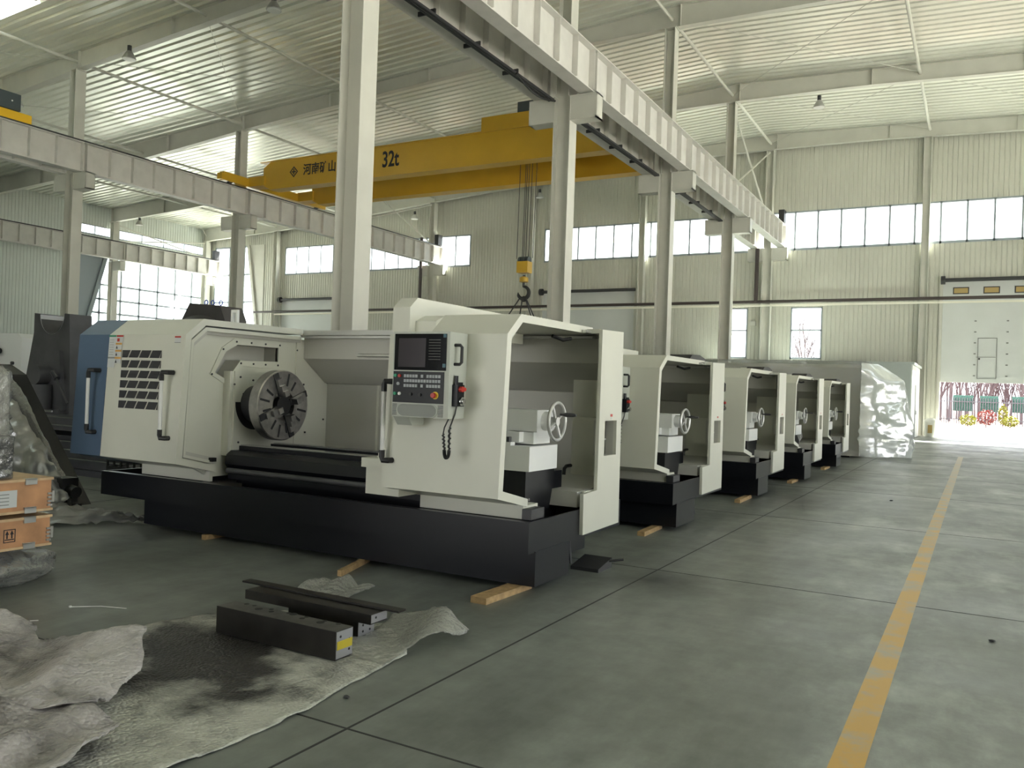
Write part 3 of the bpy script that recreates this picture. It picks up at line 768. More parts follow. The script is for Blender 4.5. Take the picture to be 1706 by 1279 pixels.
# second crane at left edge
t = thing('crane_trolley', (-33.78, 19.3, 11.36), 'bright yellow crane end carriage with dark cabinet at the left edge', 'crane')
c = obj('carriage', MB().box(-33.98, -33.58, 15.0, 19.75, 11.38, 11.95), M_craney, t, smooth=False)
obj('electric_cabinet', MB().box(-34.2, -33.5, 16.8, 19.25, 11.97, 12.62), M_cab, t, smooth=False)
obj('lamp_button', MB().cyl((-33.5, 18.9, 12.3), (-33.47, 18.9, 12.3), .03, n=10), M_whiteb, t)
done()


# ================================================================== CNC LATHES
PROF = [(6.15,.68),(5.65,.79),(5.715,2.085),(5.93,2.26),(7.36,2.265)]
PINN = [(7.36,2.20),(5.96,2.195),(5.785,2.05),(5.725,.845),(6.15,.745)]
def handle(nm, par, x, z0, z1, yf):
    """vertical bar handle with black elbow mounts; yf = face, bar stands off towards the camera"""
    mb_g = MB()
    yo = yf-.09
    mb_g.cyl((x-.045, yo, z0+.07), (x-.045, yo, z1-.07), .019, n=12)
    for z, s in ((z1, -1), (z0, 1)):
        obj('handle_mount', MB().tube([(x+.02, yf, z), (x+.01, yo+.02, z), (x-.035, yo, z), (x-.045, yo, z+s*.03), (x-.045, yo, z+s*.085)], .024, 10), M_rubber, par)
    obj(nm, mb_g, M_grip, par)
def make_lathe(label, grp, first, XFn=None):
    XF[0] = XFn
    o0 = XFn(-3.12, 5.94, 0) if XFn else (-3.12, 5.94, 0)
    t = thing('cnc_lathe', o0, label, 'lathe', grp)
    # base
    obj('pedestal', MB().box(-7.92,-3.11,6.05,6.70,.052,.34).box(-7.5,-3.5,6.70,7.9,.052,.34), M_black, t, smooth=False)
    mb = MB().box(-8.52,-3.12,5.94,5.965,.33,.585).box(-8.52,-3.12,7.86,7.885,.33,.585).box(-8.52,-8.495,5.965,7.86,.33,.585).box(-3.145,-3.12,5.965,7.86,.33,.585).box(-8.495,-3.145,5.965,7.86,.33,.36)
    mb.box(-8.495,-3.145,5.965,6.05,.55,.58)
    obj('chip_tray', mb, M_black, t, smooth=False)
    # front skirts under the covers
    obj('skirt', MB().box(-8.05,-6.98,6.10,6.14,.58,.735), M_cream, t, smooth=False)
    obj('skirt', MB().box(-4.30,-3.26,6.10,6.14,.58,.735).box(-4.30,-3.26,6.14,6.35,.66,.69), M_cream, t, smooth=False)
    obj('foot_bracket', MB().box(-3.258,-3.17,6.07,6.30,.585,.67), M_dark, t, smooth=False)
    # left (headstock) cover
    shell = PROF+PINN
    lc = obj('headstock_cover', MB().prism(shell, 'x', -8.14, -6.95), M_cream, t, smooth=False)
    end = [(p[0], p[1]) for p in PROF]+[(7.36,.70)]
    eb = MB().prism(PROF+[(7.36,.68)], 'x', -8.66, -8.145)
    bc = obj('end_cover', eb, M_blue, t, smooth=False)
    handle('cover_handle', bc, -8.27, 1.04, 1.70, 5.69)
    handle('cover_handle', lc, -7.10, 1.04, 1.70, 5.69)
    # vent grille: slanted cells 6 rows x 4-5
    mb = MB(); x0, x1, z0, z1 = -7.905, -7.285, 1.30, 1.935
    rows = 6; rh = (z1-z0)/rows
    def yf(z): return 5.65+(z-.79)/(2.085-.79)*.065-.004
    for r in range(rows):
        za, zb = z0+r*rh+.014, z0+(r+1)*rh-.014
        cw = .165; start = x0-.06
        k = 0
        while True:
            a = start+k*cw; b = a+cw-.018; sl = .042
            pts = [(max(x0,min(x1,a)), za), (max(x0,min(x1,b)), za), (max(x0,min(x1,b+sl)), zb), (max(x0,min(x1,a+sl)), zb)]
            k += 1
            if a > x1: break
            if pts[1][0]-pts[0][0] < .012 and pts[2][0]-pts[3][0] < .012: continue
            mb.add([(p[0], yf(p[1]), p[1]) for p in pts], [(0,1,2,3)])
    obj('vent_grille', mb, M_dark, lc, smooth=False)
    # stickers
    def sticker(x0, x1, z0, z1, m, nm, off=.003, par=lc, rel=None):
        return obj(nm, MB().add([(x0,yf(z0)-off,z0),(x1,yf(z0)-off,z0),(x1,yf(z1)-off,z1),(x0,yf(z1)-off,z1)], [(0,1,2,3)]), m, par, smooth=False)
    if first:
        sticker(-8.135, -8.02, 1.735, 2.075, M_label, 'instruction_sticker')
        sticker(-8.135, -8.02, 2.06, 2.078, M_green, 'sticker_header', .005)
        sticker(-8.135, -8.02, 1.83, 1.845, M_seal, 'sticker_header', .005)
        for k in range(7): sticker(-8.12, -8.05, 1.87+k*.026, 1.874+k*.026, M_seal, 'sticker_text', .005)
        sticker(-8.015, -7.905, 2.005, 2.075, M_label, 'warning_sticker'); sticker(-8.015, -7.905, 2.06, 2.078, M_red, 'sticker_header', .005)
        sticker(-8.0, -7.96, 2.01, 2.045, M_red, 'sticker_symbol', .006)
        for k in range(3):
            z = 1.935-k*.075
            sticker(-8.02, -7.92, z-.005, z+.062, M_label, 'warning_sticker'); sticker(-8.02, -7.92, z+.042, z+.062, M_orange, 'sticker_header', .005)
            obj('sticker_symbol', MB().add([(-8.012,yf(z)-.006,z),(-7.98,yf(z)-.006,z),(-7.996,yf(z)-.006,z+.035)], [(0,1,2)]), M_dark, lc, smooth=False)
        sticker(-7.10, -7.01, 2.00, 2.065, M_label, 'warning_sticker'); sticker(-7.10, -7.01, 2.052, 2.068, M_red, 'sticker_header', .005); sticker(-7.10, -7.01, 2.0, 2.006, M_seal, 'sticker_text', .005)
    # inner stepped frame at the open end of the headstock cover
    f1 = [(6.15,.76),(5.745,.85),(5.80,2.035),(5.975,2.18),(7.36,2.18)]; f2 = [(7.36,2.14),(5.99,2.14),(5.83,2.01),(5.775,.875),(6.15,.79)]
    obj('end_frame', MB().prism(f1+f2, 'x', -7.0, -6.965), M_cream, t, smooth=False)
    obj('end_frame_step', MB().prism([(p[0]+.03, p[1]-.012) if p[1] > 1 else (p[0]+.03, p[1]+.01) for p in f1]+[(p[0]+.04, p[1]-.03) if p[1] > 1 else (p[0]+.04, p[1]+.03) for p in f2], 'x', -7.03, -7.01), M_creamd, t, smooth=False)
    obj('door_stop', MB().box(-6.98,-6.93,6.08,6.14,.79,.83), M_rubber, t, smooth=False)
    # spindle wall with recessed chute opening
    hole = [(6.47,2.03),(7.07,2.03),(7.07,1.87),(6.51,1.86),(6.34,1.64),(6.17,1.72),(6.31,1.95)]
    wall = [(5.80,.80),(5.84,2.03),(5.99,2.15),(7.40,2.15),(7.50,2.15),(7.50,1.95),(7.945,1.62),(7.945,.62),(6.15,.62)]
    sw = obj('spindle_wall', MB().prism(wall, 'x', -7.08, -7.05, holes=[hole]).prism([(7.36,.85),(7.36,2.15),(7.42,2.15),(7.42,.85)], 'x', -7.05, -7.03), M_cream, t, smooth=False)
    mb = MB(); n = len(hole)
    mb.add([(-7.05, p[0], p[1]) for p in hole]+[(-7.26, p[0], p[1]) for p in hole], [(i, (i+1) % n, (i+1) % n+n, i+n) for i in range(n)]+[tuple(range(n, 2*n))] if False else [(i, (i+1) % n, (i+1) % n+n, i+n) for i in range(n)])
    tr_ = tessellate_polygon([[Vector((p[0], p[1], 0)) for p in hole]])
    mb.add([(-7.26, p[0], p[1]) for p in hole], [tuple(x) for x in tr_])
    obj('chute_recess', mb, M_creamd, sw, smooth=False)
    outer = [(6.42,2.09),(7.29,2.12),(7.08,1.79),(6.55,1.80),(6.34,1.585),(6.11,1.70),(6.26,1.99)]
    obj('chute_flange', MB().prism(outer, 'x', -7.05, -7.035, holes=[hole]), M_cream, sw, smooth=False)
    mb = MB()
    for (y, z) in ((6.45,2.06),(6.66,2.06),(6.87,2.06),(7.09,2.06),(6.52,1.83),(6.70,1.83),(6.88,1.83),(7.07,1.83),(6.27,1.97),(6.13,1.70),(6.34,1.60),(7.37,2.02),(7.50,1.62),(7.86,1.2),(7.55,1.05),(6.42,1.68),(6.60,1.65),(6.47,1.5),(6.42,.98)):
        x = -7.035 if z > 1.69 or y > 7.3 else -6.925
        mb.cyl((x-.004, y, z), (x+.006, y, z), .011, n=8)
    obj('screw', mb, M_dark, sw)
    obj('headstock_plate', MB().box(-7.05,-6.93,6.35,7.25,.84,1.74).box(-7.05,-6.95,6.3,6.35,.84,1.74), M_cream, t, smooth=False)
    obj('cover_strip', MB().box(-7.05,-6.7,7.95,7.97,.6,.7), M_creamd, t, smooth=False)
    # chuck
    c = (-6.93, 6.635, 1.392)
    obj('spindle_nose', MB().lathe(c, (1,0,0), [(0,.20),(.30,.20)], 36), M_dark, t)
    obj('guard_slot', MB().prism([(c[1]+.27*math.cos(a), c[2]+.02+.30*math.sin(a)) for a in [PI+PI*k/20 for k in range(21)]], 'x', -6.93, -6.925), M_rubber, t)
    ch = obj('chuck', MB().lathe(c, (1,0,0), [(.295,.36),(.31,.375),(.42,.375),(.432,.365),(.432,.16),(.40,.15),(.33,.15)], 56), M_chuck, t)
    mb = MB(); mj = MB()
    xf_ = c[0]+.434
    def rad(a, r0, r1, hw, m_, x0, x1):
        ca, sa = math.cos(a), math.sin(a)
        pts = [(c[1]+ca*r0-sa*hw, c[2]+sa*r0+ca*hw), (c[1]+ca*r1-sa*hw, c[2]+sa*r1+ca*hw), (c[1]+ca*r1+sa*hw, c[2]+sa*r1-ca*hw), (c[1]+ca*r0+sa*hw, c[2]+sa*r0-ca*hw)]
        m_.prism(pts, 'x', x0, x1)
    for k in range(16):
        a = PI/16+2*PI*k/16
        if k % 4 != 1: rad(a, .21 if k % 2 else .19, .345 if k % 2 else .30, .011, mb, xf_-.006, xf_+.002)
    obj('slot', mb, M_dark, ch, smooth=False)
    for k in range(4):
        a = math.radians(112)+PI/2*k
        mj = MB(); rad(a, .10, .36, .035, mj, xf_-.01, xf_+.01)
        j_ = obj('jaw_guide', mj, M_dark, ch, smooth=False)
        mj = MB()
        for q, (ra, rb, hx_) in enumerate(((.11,.17,.10),(.17,.23,.075),(.23,.30,.045))): rad(a, ra, rb, .032, mj, xf_, xf_+hx_)
        obj('chuck_jaw', mj, M_chuck, ch, smooth=False)
    obj('bore', MB().cyl((xf_-.05, c[1], c[2]), (xf_+.003, c[1], c[2]), .10, n=24), M_rubber, ch)
    # bed
    mb = MB().prism([(6.30,.60),(6.30,.70),(6.25,.76),(6.27,.86),(6.33,.90),(6.42,.90),(6.42,.60)], 'x', -6.93, -4.2)
    obj('way_cover', mb, M_black, t)
    mb = MB().box(-6.93,-3.45,6.42,6.60,.55,.90).box(-6.93,-3.45,6.85,7.2,.55,.90).box(-6.93,-3.45,6.5,7.1,.40,.60).box(-6.93,-3.9,6.44,6.58,.90,.945).box(-6.93,-3.9,6.9,7.1,.90,.945)
    obj('bed', mb, M_black, t, smooth=False)
    obj('lead_screw', MB().cyl((-6.85,6.22,.70),(-4.2,6.22,.70),.028,n=12), M_cast, t)
    obj('guide_way', MB().box(-6.93,-3.9,6.46,6.56,.945,.955).box(-6.93,-3.9,6.94,7.06,.945,.955), M_chrome, t, smooth=False)
    # apron at left of the sliding door
    obj('apron', MB().box(-4.70,-4.30,5.76,6.3,.93,1.01).box(-4.66,-4.30,5.78,6.3,.70,.93).box(-4.55,-4.30,5.80,6.0,1.01,1.06), M_cream, t, smooth=False)
    # back cover profile
    back = [(7.43,2.19),(7.50,2.17),(7.50,1.93),(7.88,1.65),(7.93,1.64),(7.93,.60),(7.98,.60),(7.98,1.68),(7.55,2.0),(7.55,2.22),(7.43,2.22)]
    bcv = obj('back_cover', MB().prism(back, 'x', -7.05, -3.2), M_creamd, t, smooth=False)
    obj('top_rail', MB().box(-6.95,-3.25,7.38,7.43,2.20,2.255).box(-6.95,-3.25,7.36,7.46,2.165,2.185), M_galv, t, smooth=False)
    obj('cable_duct', MB().prism([(7.5,2.0),(7.44,1.985),(7.44,1.965),(7.5,1.955)], 'x', -6.2, -4.6), M_creamd, bcv, smooth=False)
    obj('window_strip', MB().box(-6.25,-6.22,7.90,7.93,.83,1.64), M_cream, bcv, smooth=False)
    # rear door with louvres seen through the opening
    mb = MB(); 
    for k in range(4): mb.prism([(-6.13,1.565-k*.075),(-5.72,1.565-k*.075),(-5.74,1.51-k*.075),(-6.15,1.51-k*.075)], 'y', 7.905, 7.928)
    mb.box(-6.12,-5.72,7.905,7.928,.85,1.22)
    obj('rear_vent', mb, M_dark, bcv, smooth=False)
    # hood
    hd = [(5.715,2.10),(5.715,2.31),(5.82,2.40),(7.33,2.40),(7.33,2.10)]
    obj('top_hood', MB().prism(hd, 'x', -4.375, -4.2).prism([(5.80,2.10),(5.80,2.20),(5.93,2.255),(7.33,2.26),(7.33,2.10)], 'x', -4.2, -3.99), M_cream, t, smooth=False)
    # sliding door
    mb = MB().prism(PROF+PINN, 'x', -3.99, -3.25)
    mb.prism([(6.15,.68),(5.65,.79),(5.715,2.085),(5.785,2.05),(5.725,.845),(6.15,.745)], 'x', -4.36, -3.99)
    mb.prism([(5.66,.80),(5.715,2.085),(6.0,2.085),(6.0,.80)], 'x', -4.40, -4.36)
    sd = obj('sliding_door', mb, M_cream, t, smooth=False)
    handle('door_handle', sd, -4.31, 1.02, 1.68, 5.69)
    obj('door_roller', MB().box(-3.24,-3.20,7.10,7.34,2.20,2.225).cyl((-3.22,7.36,2.225),(-3.22,7.60,2.225),.018,n=10), M_galv, sd)
    obj('inner_cable', MB().tube([(-3.5,7.0,2.16),(-3.45,7.12,2.13),(-3.4,7.2,2.15)], .018, 6), M_rubber, sd)
    # control panel
    px0, px1, py, pz0, pz1 = -4.155, -3.61, 5.45, 1.40, 2.082
    cp = obj('control_panel', MB().box(px0,px1,py,5.70,pz0,pz1).prism([(5.46,1.40),(5.70,1.40),(5.70,1.33),(5.52,1.33)], 'x', px0+.01, px0+.16), M_panelgr, t, smooth=False)
    W = px1-px0
    def pb(nm, u0, u1, z0, z1, m, d=.004, par=cp): return obj(nm, MB().box(px0+u0,px0+u1,py-d,py+.001,z0,z1), m, par, smooth=False)
    pb('screen', .015, .515, 1.775, 2.065, M_screen, .006); pb('display', .055, .32, 1.80, 2.03, M_lcd, .0075)
    mb = MB()
    for k in range(8): mb.box(px0+.35,px0+.46,py-.008,py-.006,1.86+k*.022,1.866+k*.022)
    obj('indicator_text', mb, M_indic, cp, smooth=False)
    pb('corner_sticker', .485, .513, 1.80, 1.83, M_teal, .008)
    pb('corner_sticker', .485, .513, 2.035, 2.062, M_teal, .008)
    pb('key_plate', .01, .50, 1.515, 1.765, M_paneldk, .005)
    mb = MB()
    for r, z in enumerate((1.728, 1.690, 1.651)):
        for k in range(13):
            if r != 1 and k in (5, 7): continue
            a = px0+.118+k*.0275; mb.box(a, a+.021, py-.010, py-.004, z-.012, z+.012)
    obj('key', mb, M_key, cp, smooth=False)
    for (u, z, m) in ((.035,1.73,M_green),(.075,1.728,M_red),(.065,1.665,M_key),(.035,1.585,M_green),(.08,1.585,M_whiteb),(.19,1.583,M_rubber),(.28,1.58,M_rubber)):
        obj('push_button', MB().cyl((px0+u,py-.018,z),(px0+u,py-.003,z),.013,n=14), m, cp)
    obj('stop_ring', MB().cyl((px0+.425,py-.009,1.58),(px0+.425,py-.004,1.58),.030,n=20), M_yelb, cp)
    obj('emergency_stop', MB().lathe((px0+.42,py-.004,1.58),(0,-1,0),[(0,.012),(.02,.012),(.02,.022),(.035,.019)],18), M_red, cp)
    mb = MB(); mb2 = MB()
    pts = []
    for k in range(9): a = PI/2+PI*k/8; pts.append((px0+.115+.055*math.cos(a), 1.455+.048*math.sin(a)))
    for k in range(9): a = -PI/2+PI*k/8; pts.append((px0+.385+.055*math.cos(a), 1.455+.048*math.sin(a)))
    big = [(px0+.25+(p[0]-px0-.25)*1.05, 1.455+(p[1]-1.455)*1.10) for p in pts]
    obj('tray_recess', MB().prism(pts, 'y', py-.003, py-.001), mat('recess_grey', (.24,.25,.23), .5) if 'recess_grey' not in MATS else MATS['recess_grey'], cp, smooth=False)
    obj('recess_rim', MB().prism(big, 'y', py-.008, py, holes=[pts]), M_panelgr, cp, smooth=False)
    mb = MB()
    for k in range(9):
        z = 1.413+k*.0105
        for (a, b) in ((.008,.052),(.45,.50)): mb.box(px0+a,px0+b,py-.0025,py,z,z+.0045)
    obj('speaker_slot', mb, M_dark, cp, smooth=False)
    obj('side_handle', MB().tube([(px1,5.52,1.98),(px1+.05,5.52,1.98),(px1+.06,5.53,1.965),(px1+.06,5.53,1.845),(px1+.05,5.52,1.83),(px1,5.52,1.83)], .013, 10), M_rubber, cp)
    pe = obj('hand_pendant', MB().box(px1,px1+.05,5.50,5.60,1.50,1.67).cyl((px1+.025,5.52,1.67),(px1+.025,5.52,1.74),.015,n=10).box(px1+.01,px1+.045,5.515,5.585,1.67,1.69), M_paneldk, cp)
    obj('pendant_stop', MB().cyl((px1+.045,5.535,1.635),(px1+.08,5.535,1.635),.022,n=14).cyl((px1+.045,5.575,1.635),(px1+.075,5.575,1.635),.015,n=12), M_red, cp)
    obj('pendant_dial', MB().cyl((px1+.045,5.55,1.54),(px1+.07,5.55,1.54),.034,n=24).cyl((px1+.07,5.55,1.54),(px1+.085,5.55,1.54),.022,n=20), M_chrome, cp)
    loop = [(px1+.02,5.54,1.50),(px1+.015,5.53,1.44),(px1-.0,5.51,1.37),(px1-.01,5.50,1.33)]
    for k in range(13):
        a = PI*k/12; w_ = .022 if first else .075
        loop.append((px1-.01-w_+w_*math.cos(a), 5.50, (1.15 if first else 1.12)-.06*math.sin(a)-(.0)))
    loop += [(px1-.01-(.06 if first else .15),5.50,1.28),(px1-.01-(.05 if first else .15),5.5,1.33),(px1-.03-(0 if first else .12),5.51,1.40)]
    coil = []
    def cat(P, s):
        n_ = len(P)-1; k = min(int(s*n_), n_-1); u_ = s*n_-k; return Vector(P[k]).lerp(Vector(P[k+1]), u_)
    obj('pendant_cord', MB().tube(loop, .006, 6), M_rubber, cp)
    for s in range(0, 361):
        q = cat(loop[3:-2], s/360); a = s*1.1
        coil.append((q.x+.009*math.cos(a), q.y+.009*math.sin(a), q.z+.003*math.sin(a)))
    obj('coiled_cord', MB().tube(coil, .0062, 5), M_rubber, cp)
    # tailstock
    mb = MB().box(-3.95,-3.37,6.50,6.80,1.28,1.475).cyl((-3.37,6.65,1.378),(-3.30,6.65,1.378),.085,n=24)
    tl = obj('tailstock', mb, M_white, t)
    obj('tailstock_body', MB().box(-3.95,-3.50,6.42,6.86,1.19,1.28).box(-3.62,-3.40,6.5,6.82,1.175,1.285).box(-3.95,-3.36,6.36,6.90,.945,1.16).box(-3.9,-3.55,6.36,6.44,1.16,1.19), M_white, t, smooth=False)
    obj('clamp_bolt', MB().cyl((-3.58,6.38,1.19),(-3.58,6.38,1.235),.022,n=12).cyl((-3.80,6.38,1.17),(-3.80,6.38,1.215),.03,n=12), M_dark, tl)
    obj('quill', MB().cyl((-4.22,6.65,1.39),(-3.95,6.65,1.39),.07,n=20).cyl((-4.35,6.65,1.39),(-4.22,6.65,1.39),.01,.045,n=16), M_chrome, tl)
    hx_, hy_, hz_ = -3.245, 6.64, 1.38
    ring = [(hx_, hy_+.165*math.cos(2*PI*k/36), hz_+.165*math.sin(2*PI*k/36)) for k in range(36)]
    hw = obj('handwheel', MB().tube(ring, .016, 10, closed=True).cyl((-3.31,hy_,hz_),(-3.235,hy_,hz_),.038,n=20).cyl((hx_-.02,hy_+.14,hz_+.06),(hx_+.0,hy_-.14,hz_-.06),.014,n=10).cyl((hx_-.02,hy_-.06,hz_+.14),(hx_,hy_+.06,hz_-.14),.014,n=10), M_lamp, t)
    obj('crank_knob', MB().lathe((hx_,hy_+.06,hz_+.06),(1,0,0),[(0,.010),(.03,.011),(.06,.02),(.13,.017),(.155,.010)],14), M_cast, hw)
    obj('tailstock_base', MB().prism([(6.38,.58),(6.38,.945),(6.93,.945),(6.93,.85),(6.85,.58)], 'x', -3.9, -3.40), M_black, t, smooth=False)
    obj('bed_end_bolts', MB().cyl((-3.45,6.42,.66),(-3.38,6.42,.66),.018,n=8).cyl((-3.45,6.42,.70),(-3.38,6.42,.70),.014,n=8), M_chrome, t)
    # rear end panel, L shaped with a recess
    rp = [(6.915,.36),(7.765,.372),(7.74,2.25),(7.215,2.235),(7.205,.74),(6.905,.728)]
    win = [(7.345,1.05),(7.64,1.05),(7.635,1.382),(7.342,1.382)]
    ep = obj('rear_end_panel', MB().prism(rp, 'x', -3.12, -3.085, holes=[win]), M_cream, t, smooth=False)
    mb = MB().add([(-3.12,p[0],p[1]) for p in win]+[(-3.2,p[0],p[1]) for p in win], [(0,1,5,4),(1,2,6,5),(2,3,7,6),(3,0,4,7),(4,5,6,7)])
    obj('gauge_recess', mb, M_creamd, ep, smooth=False)
    obj('air_regulator', MB().box(-3.19,-3.13,7.355,7.385,1.06,1.13).cyl((-3.15,7.375,1.14),(-3.15,7.375,1.2),.016,n=12).cyl((-3.15,7.375,1.21),(-3.15,7.375,1.30),.02,n=12).box(-3.17,-3.11,7.36,7.44,1.20,1.21), M_whiteb, ep)
    obj('warning_sticker', MB().box(-3.086,-3.083,7.47,7.52,1.42,1.445), M_red, ep, smooth=False)
    obj('warning_sticker', MB().box(-3.086,-3.083,7.48,7.51,1.395,1.415), M_label, ep, smooth=False)
    obj('rear_door_shell', MB().box(-3.6,-3.12,7.72,7.76,.60,2.24).box(-3.30,-3.12,7.22,7.76,2.20,2.24).box(-3.14,-3.12,7.0,7.72,.36,.74), M_cream, t, smooth=False)
    obj('inner_shelf', MB().prism([(6.93,.60),(6.93,.74),(7.2,.74),(7.9,.84),(7.9,.60)], 'x', -3.9, -3.16), M_creamd, t, smooth=False)
    obj('electric_box', MB().box(-3.45,-3.2,7.50,7.72,1.02,1.40), M_cream, t, smooth=False)
    obj('coolant_hose', MB().tube([(-3.5,7.35,.84),(-3.5,7.36,.90),(-3.5,7.40,.92),(-3.5,7.5,.92)], .018, 8), M_rubber, t)
    obj('coolant_pipe', MB().tube([(-3.2,6.78,.40),(-3.16,6.79,.36),(-3.14,6.80,.12)], .012, 6), M_dark, t)
    if not first:
        obj('cable_chain', MB().prism([(6.9,2.27),(7.0,2.335),(7.3,2.345),(7.55,2.30),(7.55,2.27)], 'x', -3.6, -3.3), M_rubber, t, smooth=False)
    done(); XF[0] = None
    return t

make_lathe('large white lathe nearest the camera, with a blue end cover and open chuck', None, True)
# four smaller lathes of the second type: lower and a little deeper
def sm(x, y, z):
    z2 = z if z < .6 else .6+(z-.6)*.918
    return (x, 5.94+(y-5.94)*1.11, z2)
B = make_lathe('white lathe second in the row, directly behind the large nearest one', None, False, sm)
B.location = (-3.17, 9.70, 0)
copy_tree(B, (-3.13, 13.79, 0), 'white lathe third in the row, its coiled cord hanging below the panel')
l4 = copy_tree(B, (-3.02, 17.30, 0), 'white lathe fourth in the row, a clear film bag beside its handwheel')
l5 = copy_tree(B, (-3.00, 21.40, 0), 'white lathe last of the row, next to the film-wrapped machine')
# timber blocks under the lathes
for (xa, ya, xb, yb, w_, lab) in ((-4.74,5.57,-4.94,6.2,.045,'short timber block under the middle of the nearest lathe'),(-3.31,5.51,-3.28,6.2,.14,'wide pale timber block under the front right corner of the nearest lathe'),
                      (-6.9,5.98,-6.9,6.4,.05,'small timber block under the left part of the nearest lathe'),
                      (-3.39,9.25,-3.42,9.95,.09,'timber block under the corner of the second lathe'),(-3.26,13.16,-3.28,14.0,.09,'timber block under the corner of the third lathe'),
                      (-3.2,16.95,-3.2,17.6,.09,'timber block under the corner of the fourth lathe'),(-3.2,20.9,-3.2,21.7,.09,'timber block under the corner of the last lathe')):
    setorg((xa, ya, 0)); h = w_/2
    o = obj('timber_block', MB().prism([(xa-h,ya),(xa+h,ya),(xb+h,yb),(xb-h,yb)], 'z', 0, .05), M_wood, smooth=False); done()
    tag(o, lab, 'timber', 'timber blocks under the lathes')
# clear bag in the fourth lathe
setorg((-3.3, 18.3, .6))
o = obj('film_bag', MB().blob((-3.42, 18.35, .86), .13, .45, .26, 3, 14, .5, 3), M_film2); done()
tag(o, 'crumpled clear film bag hanging by the handwheel of the fourth lathe', 'plastic bag')
# leveling wedge at the second lathe and foot pedal behind the first
setorg((-2.95, 6.9, 0)); o = obj('foot_pedal', MB().prism([(7.1,0),(7.1,.03),(7.42,.09),(7.42,0)], 'x', -3.28, -3.0).cyl((-2.98,7.3,.08),(-2.86,7.36,.10),.012,n=8), M_dark, smooth=False); done()
tag(o, 'dark metal foot pedal on the floor at the end of the nearest lathe', 'pedal')

# ================================================================== FILM-WRAPPED MACHINE AND BOOTH
t = thing('wrapped_machine', (-6, 26.5, 0), 'big grey machine wrapped in clear plastic film at the end of the lathe row', 'machine')
obj('casing', MB().box(-9.2,-3.02,26.1,29.0,.05,2.62).prism([(26.1,2.62),(26.25,2.72),(28.9,2.72),(29.0,2.62)], 'x', -9.2, -3.02), M_grey, t, smooth=False)
obj('base', MB().box(-9.0,-3.3,26.3,28.8,0,.05), M_black, t, smooth=False)
# end sheet: hangs from the top right edge, bulging outwards
n1, n2 = 46, 60; vs = []; fs = []
for i in range(n1+1):
    s = i/n1                                   # along y 25.95..29
    y = 25.9+3.2*s
    for j in range(n2+1):
        v = j/n2                               # down
        bulge = (1.0*min(1, .25+v*4)**.8+.35*v)*min(1, s/.30)**.55*(1-.25*max(0, s-.3))
        fold = .10*noise.noise(Vector((s*5.5, v*2.2, 1)))+.05*noise.noise(Vector((s*19, v*5, 4)))+.03*noise.noise(Vector((s*30, v*22, 8)))
        x = -3.0+bulge+fold*1.5*(.3+v)
        z = 2.76-2.60*v+.10*noise.noise(Vector((s*4, v*3, 9)))*(.2)
        if v > .97: z -= .1
        vs.append((x, y+.12*noise.noise(Vector((s*6, v*6, 2))), max(.02, z)))
for i in range(n1):
    for j in range(n2):
        a = i*(n2+1)+j; fs.append((a, a+1, a+n2+2, a+n2+1))
sh = obj('film_end_sheet', MB().add(vs, fs), M_film, t, ang=180)
vs = []; fs = []
for i in range(61):
    for j in range(21):
        u_, v = i/60, j/20
        x = -9.3+6.4*u_; 
        y = 25.98+.05*noise.noise(Vector((u_*14, v*6, 3)))+(0 if v > .18 else 0)
        z = 2.78-2.6*v*(.55+.45*u_)+.03*noise.noise(Vector((u_*20, v*3, 5)))
        vs.append((x, y, max(z, .02)))
for i in range(60):
    for j in range(20):
        a = i*21+j; fs.append((a, a+1, a+22, a+21))
M_film3 = film_mat('thin_film', (.5,.5,.47), .07, .2, 1.5)
obj('film_front_sheet', MB().add(vs, fs), M_film3, t, ang=180)
vs = []; fs = []
for i in range(41):
    for j in range(21):
        u_, v = i/40, j/20
        vs.append((-9.2+6.3*u_, 25.95+3.1*v, 2.80+.05*noise.noise(Vector((u_*9, v*5, 7)))+.05*abs(noise.noise(Vector((u_*3, v*9, 2))))))
for i in range(40):
    for j in range(20):
        a = i*21+j; fs.append((a, a+1, a+22, a+21))
obj('film_top_sheet', MB().add(vs, fs), M_film3, t, ang=180)
done()
t = thing('inspection_booth', (-7, 44.5, 0), 'grey-green panel booth with a white end wall beside the far roller door', 'booth')
obj('front_wall', MB().box(-13.6,-2.74,41.8,41.9,0,3.40), M_booth, t, smooth=False)
obj('end_wall', MB().box(-2.82,-2.70,41.9,47.2,0,3.38), M_white, t, smooth=False)
obj('roof_panel', MB().box(-13.7,-2.62,41.7,47.25,3.40,3.50), M_booth, t, smooth=False)
obj('booth_door', MB().box(-2.70,-2.66,44.0,45.2,.02,2.5).box(-2.66,-2.62,44.1,44.2,1.1,1.3), M_door, t, smooth=False)
done()
t = thing('waste_bin', (-2.05, 46.6, 0), 'small white bin at the foot of the wall left of the roller door', 'bin')
obj('bin_body', MB().lathe((-2.12,46.5,0),(0,0,1),[(0,.24),(.75,.28)],24), M_bin, t)
obj('bin_lid', MB().lathe((-2.12,46.5,.75),(0,0,1),[(0,.29),(.1,.27),(.18,.14)],24), M_bin, t)
obj('bin_flap', MB().box(-2.22,-2.02,46.22,46.25,.2,.6), M_amber, t, smooth=False)
done()

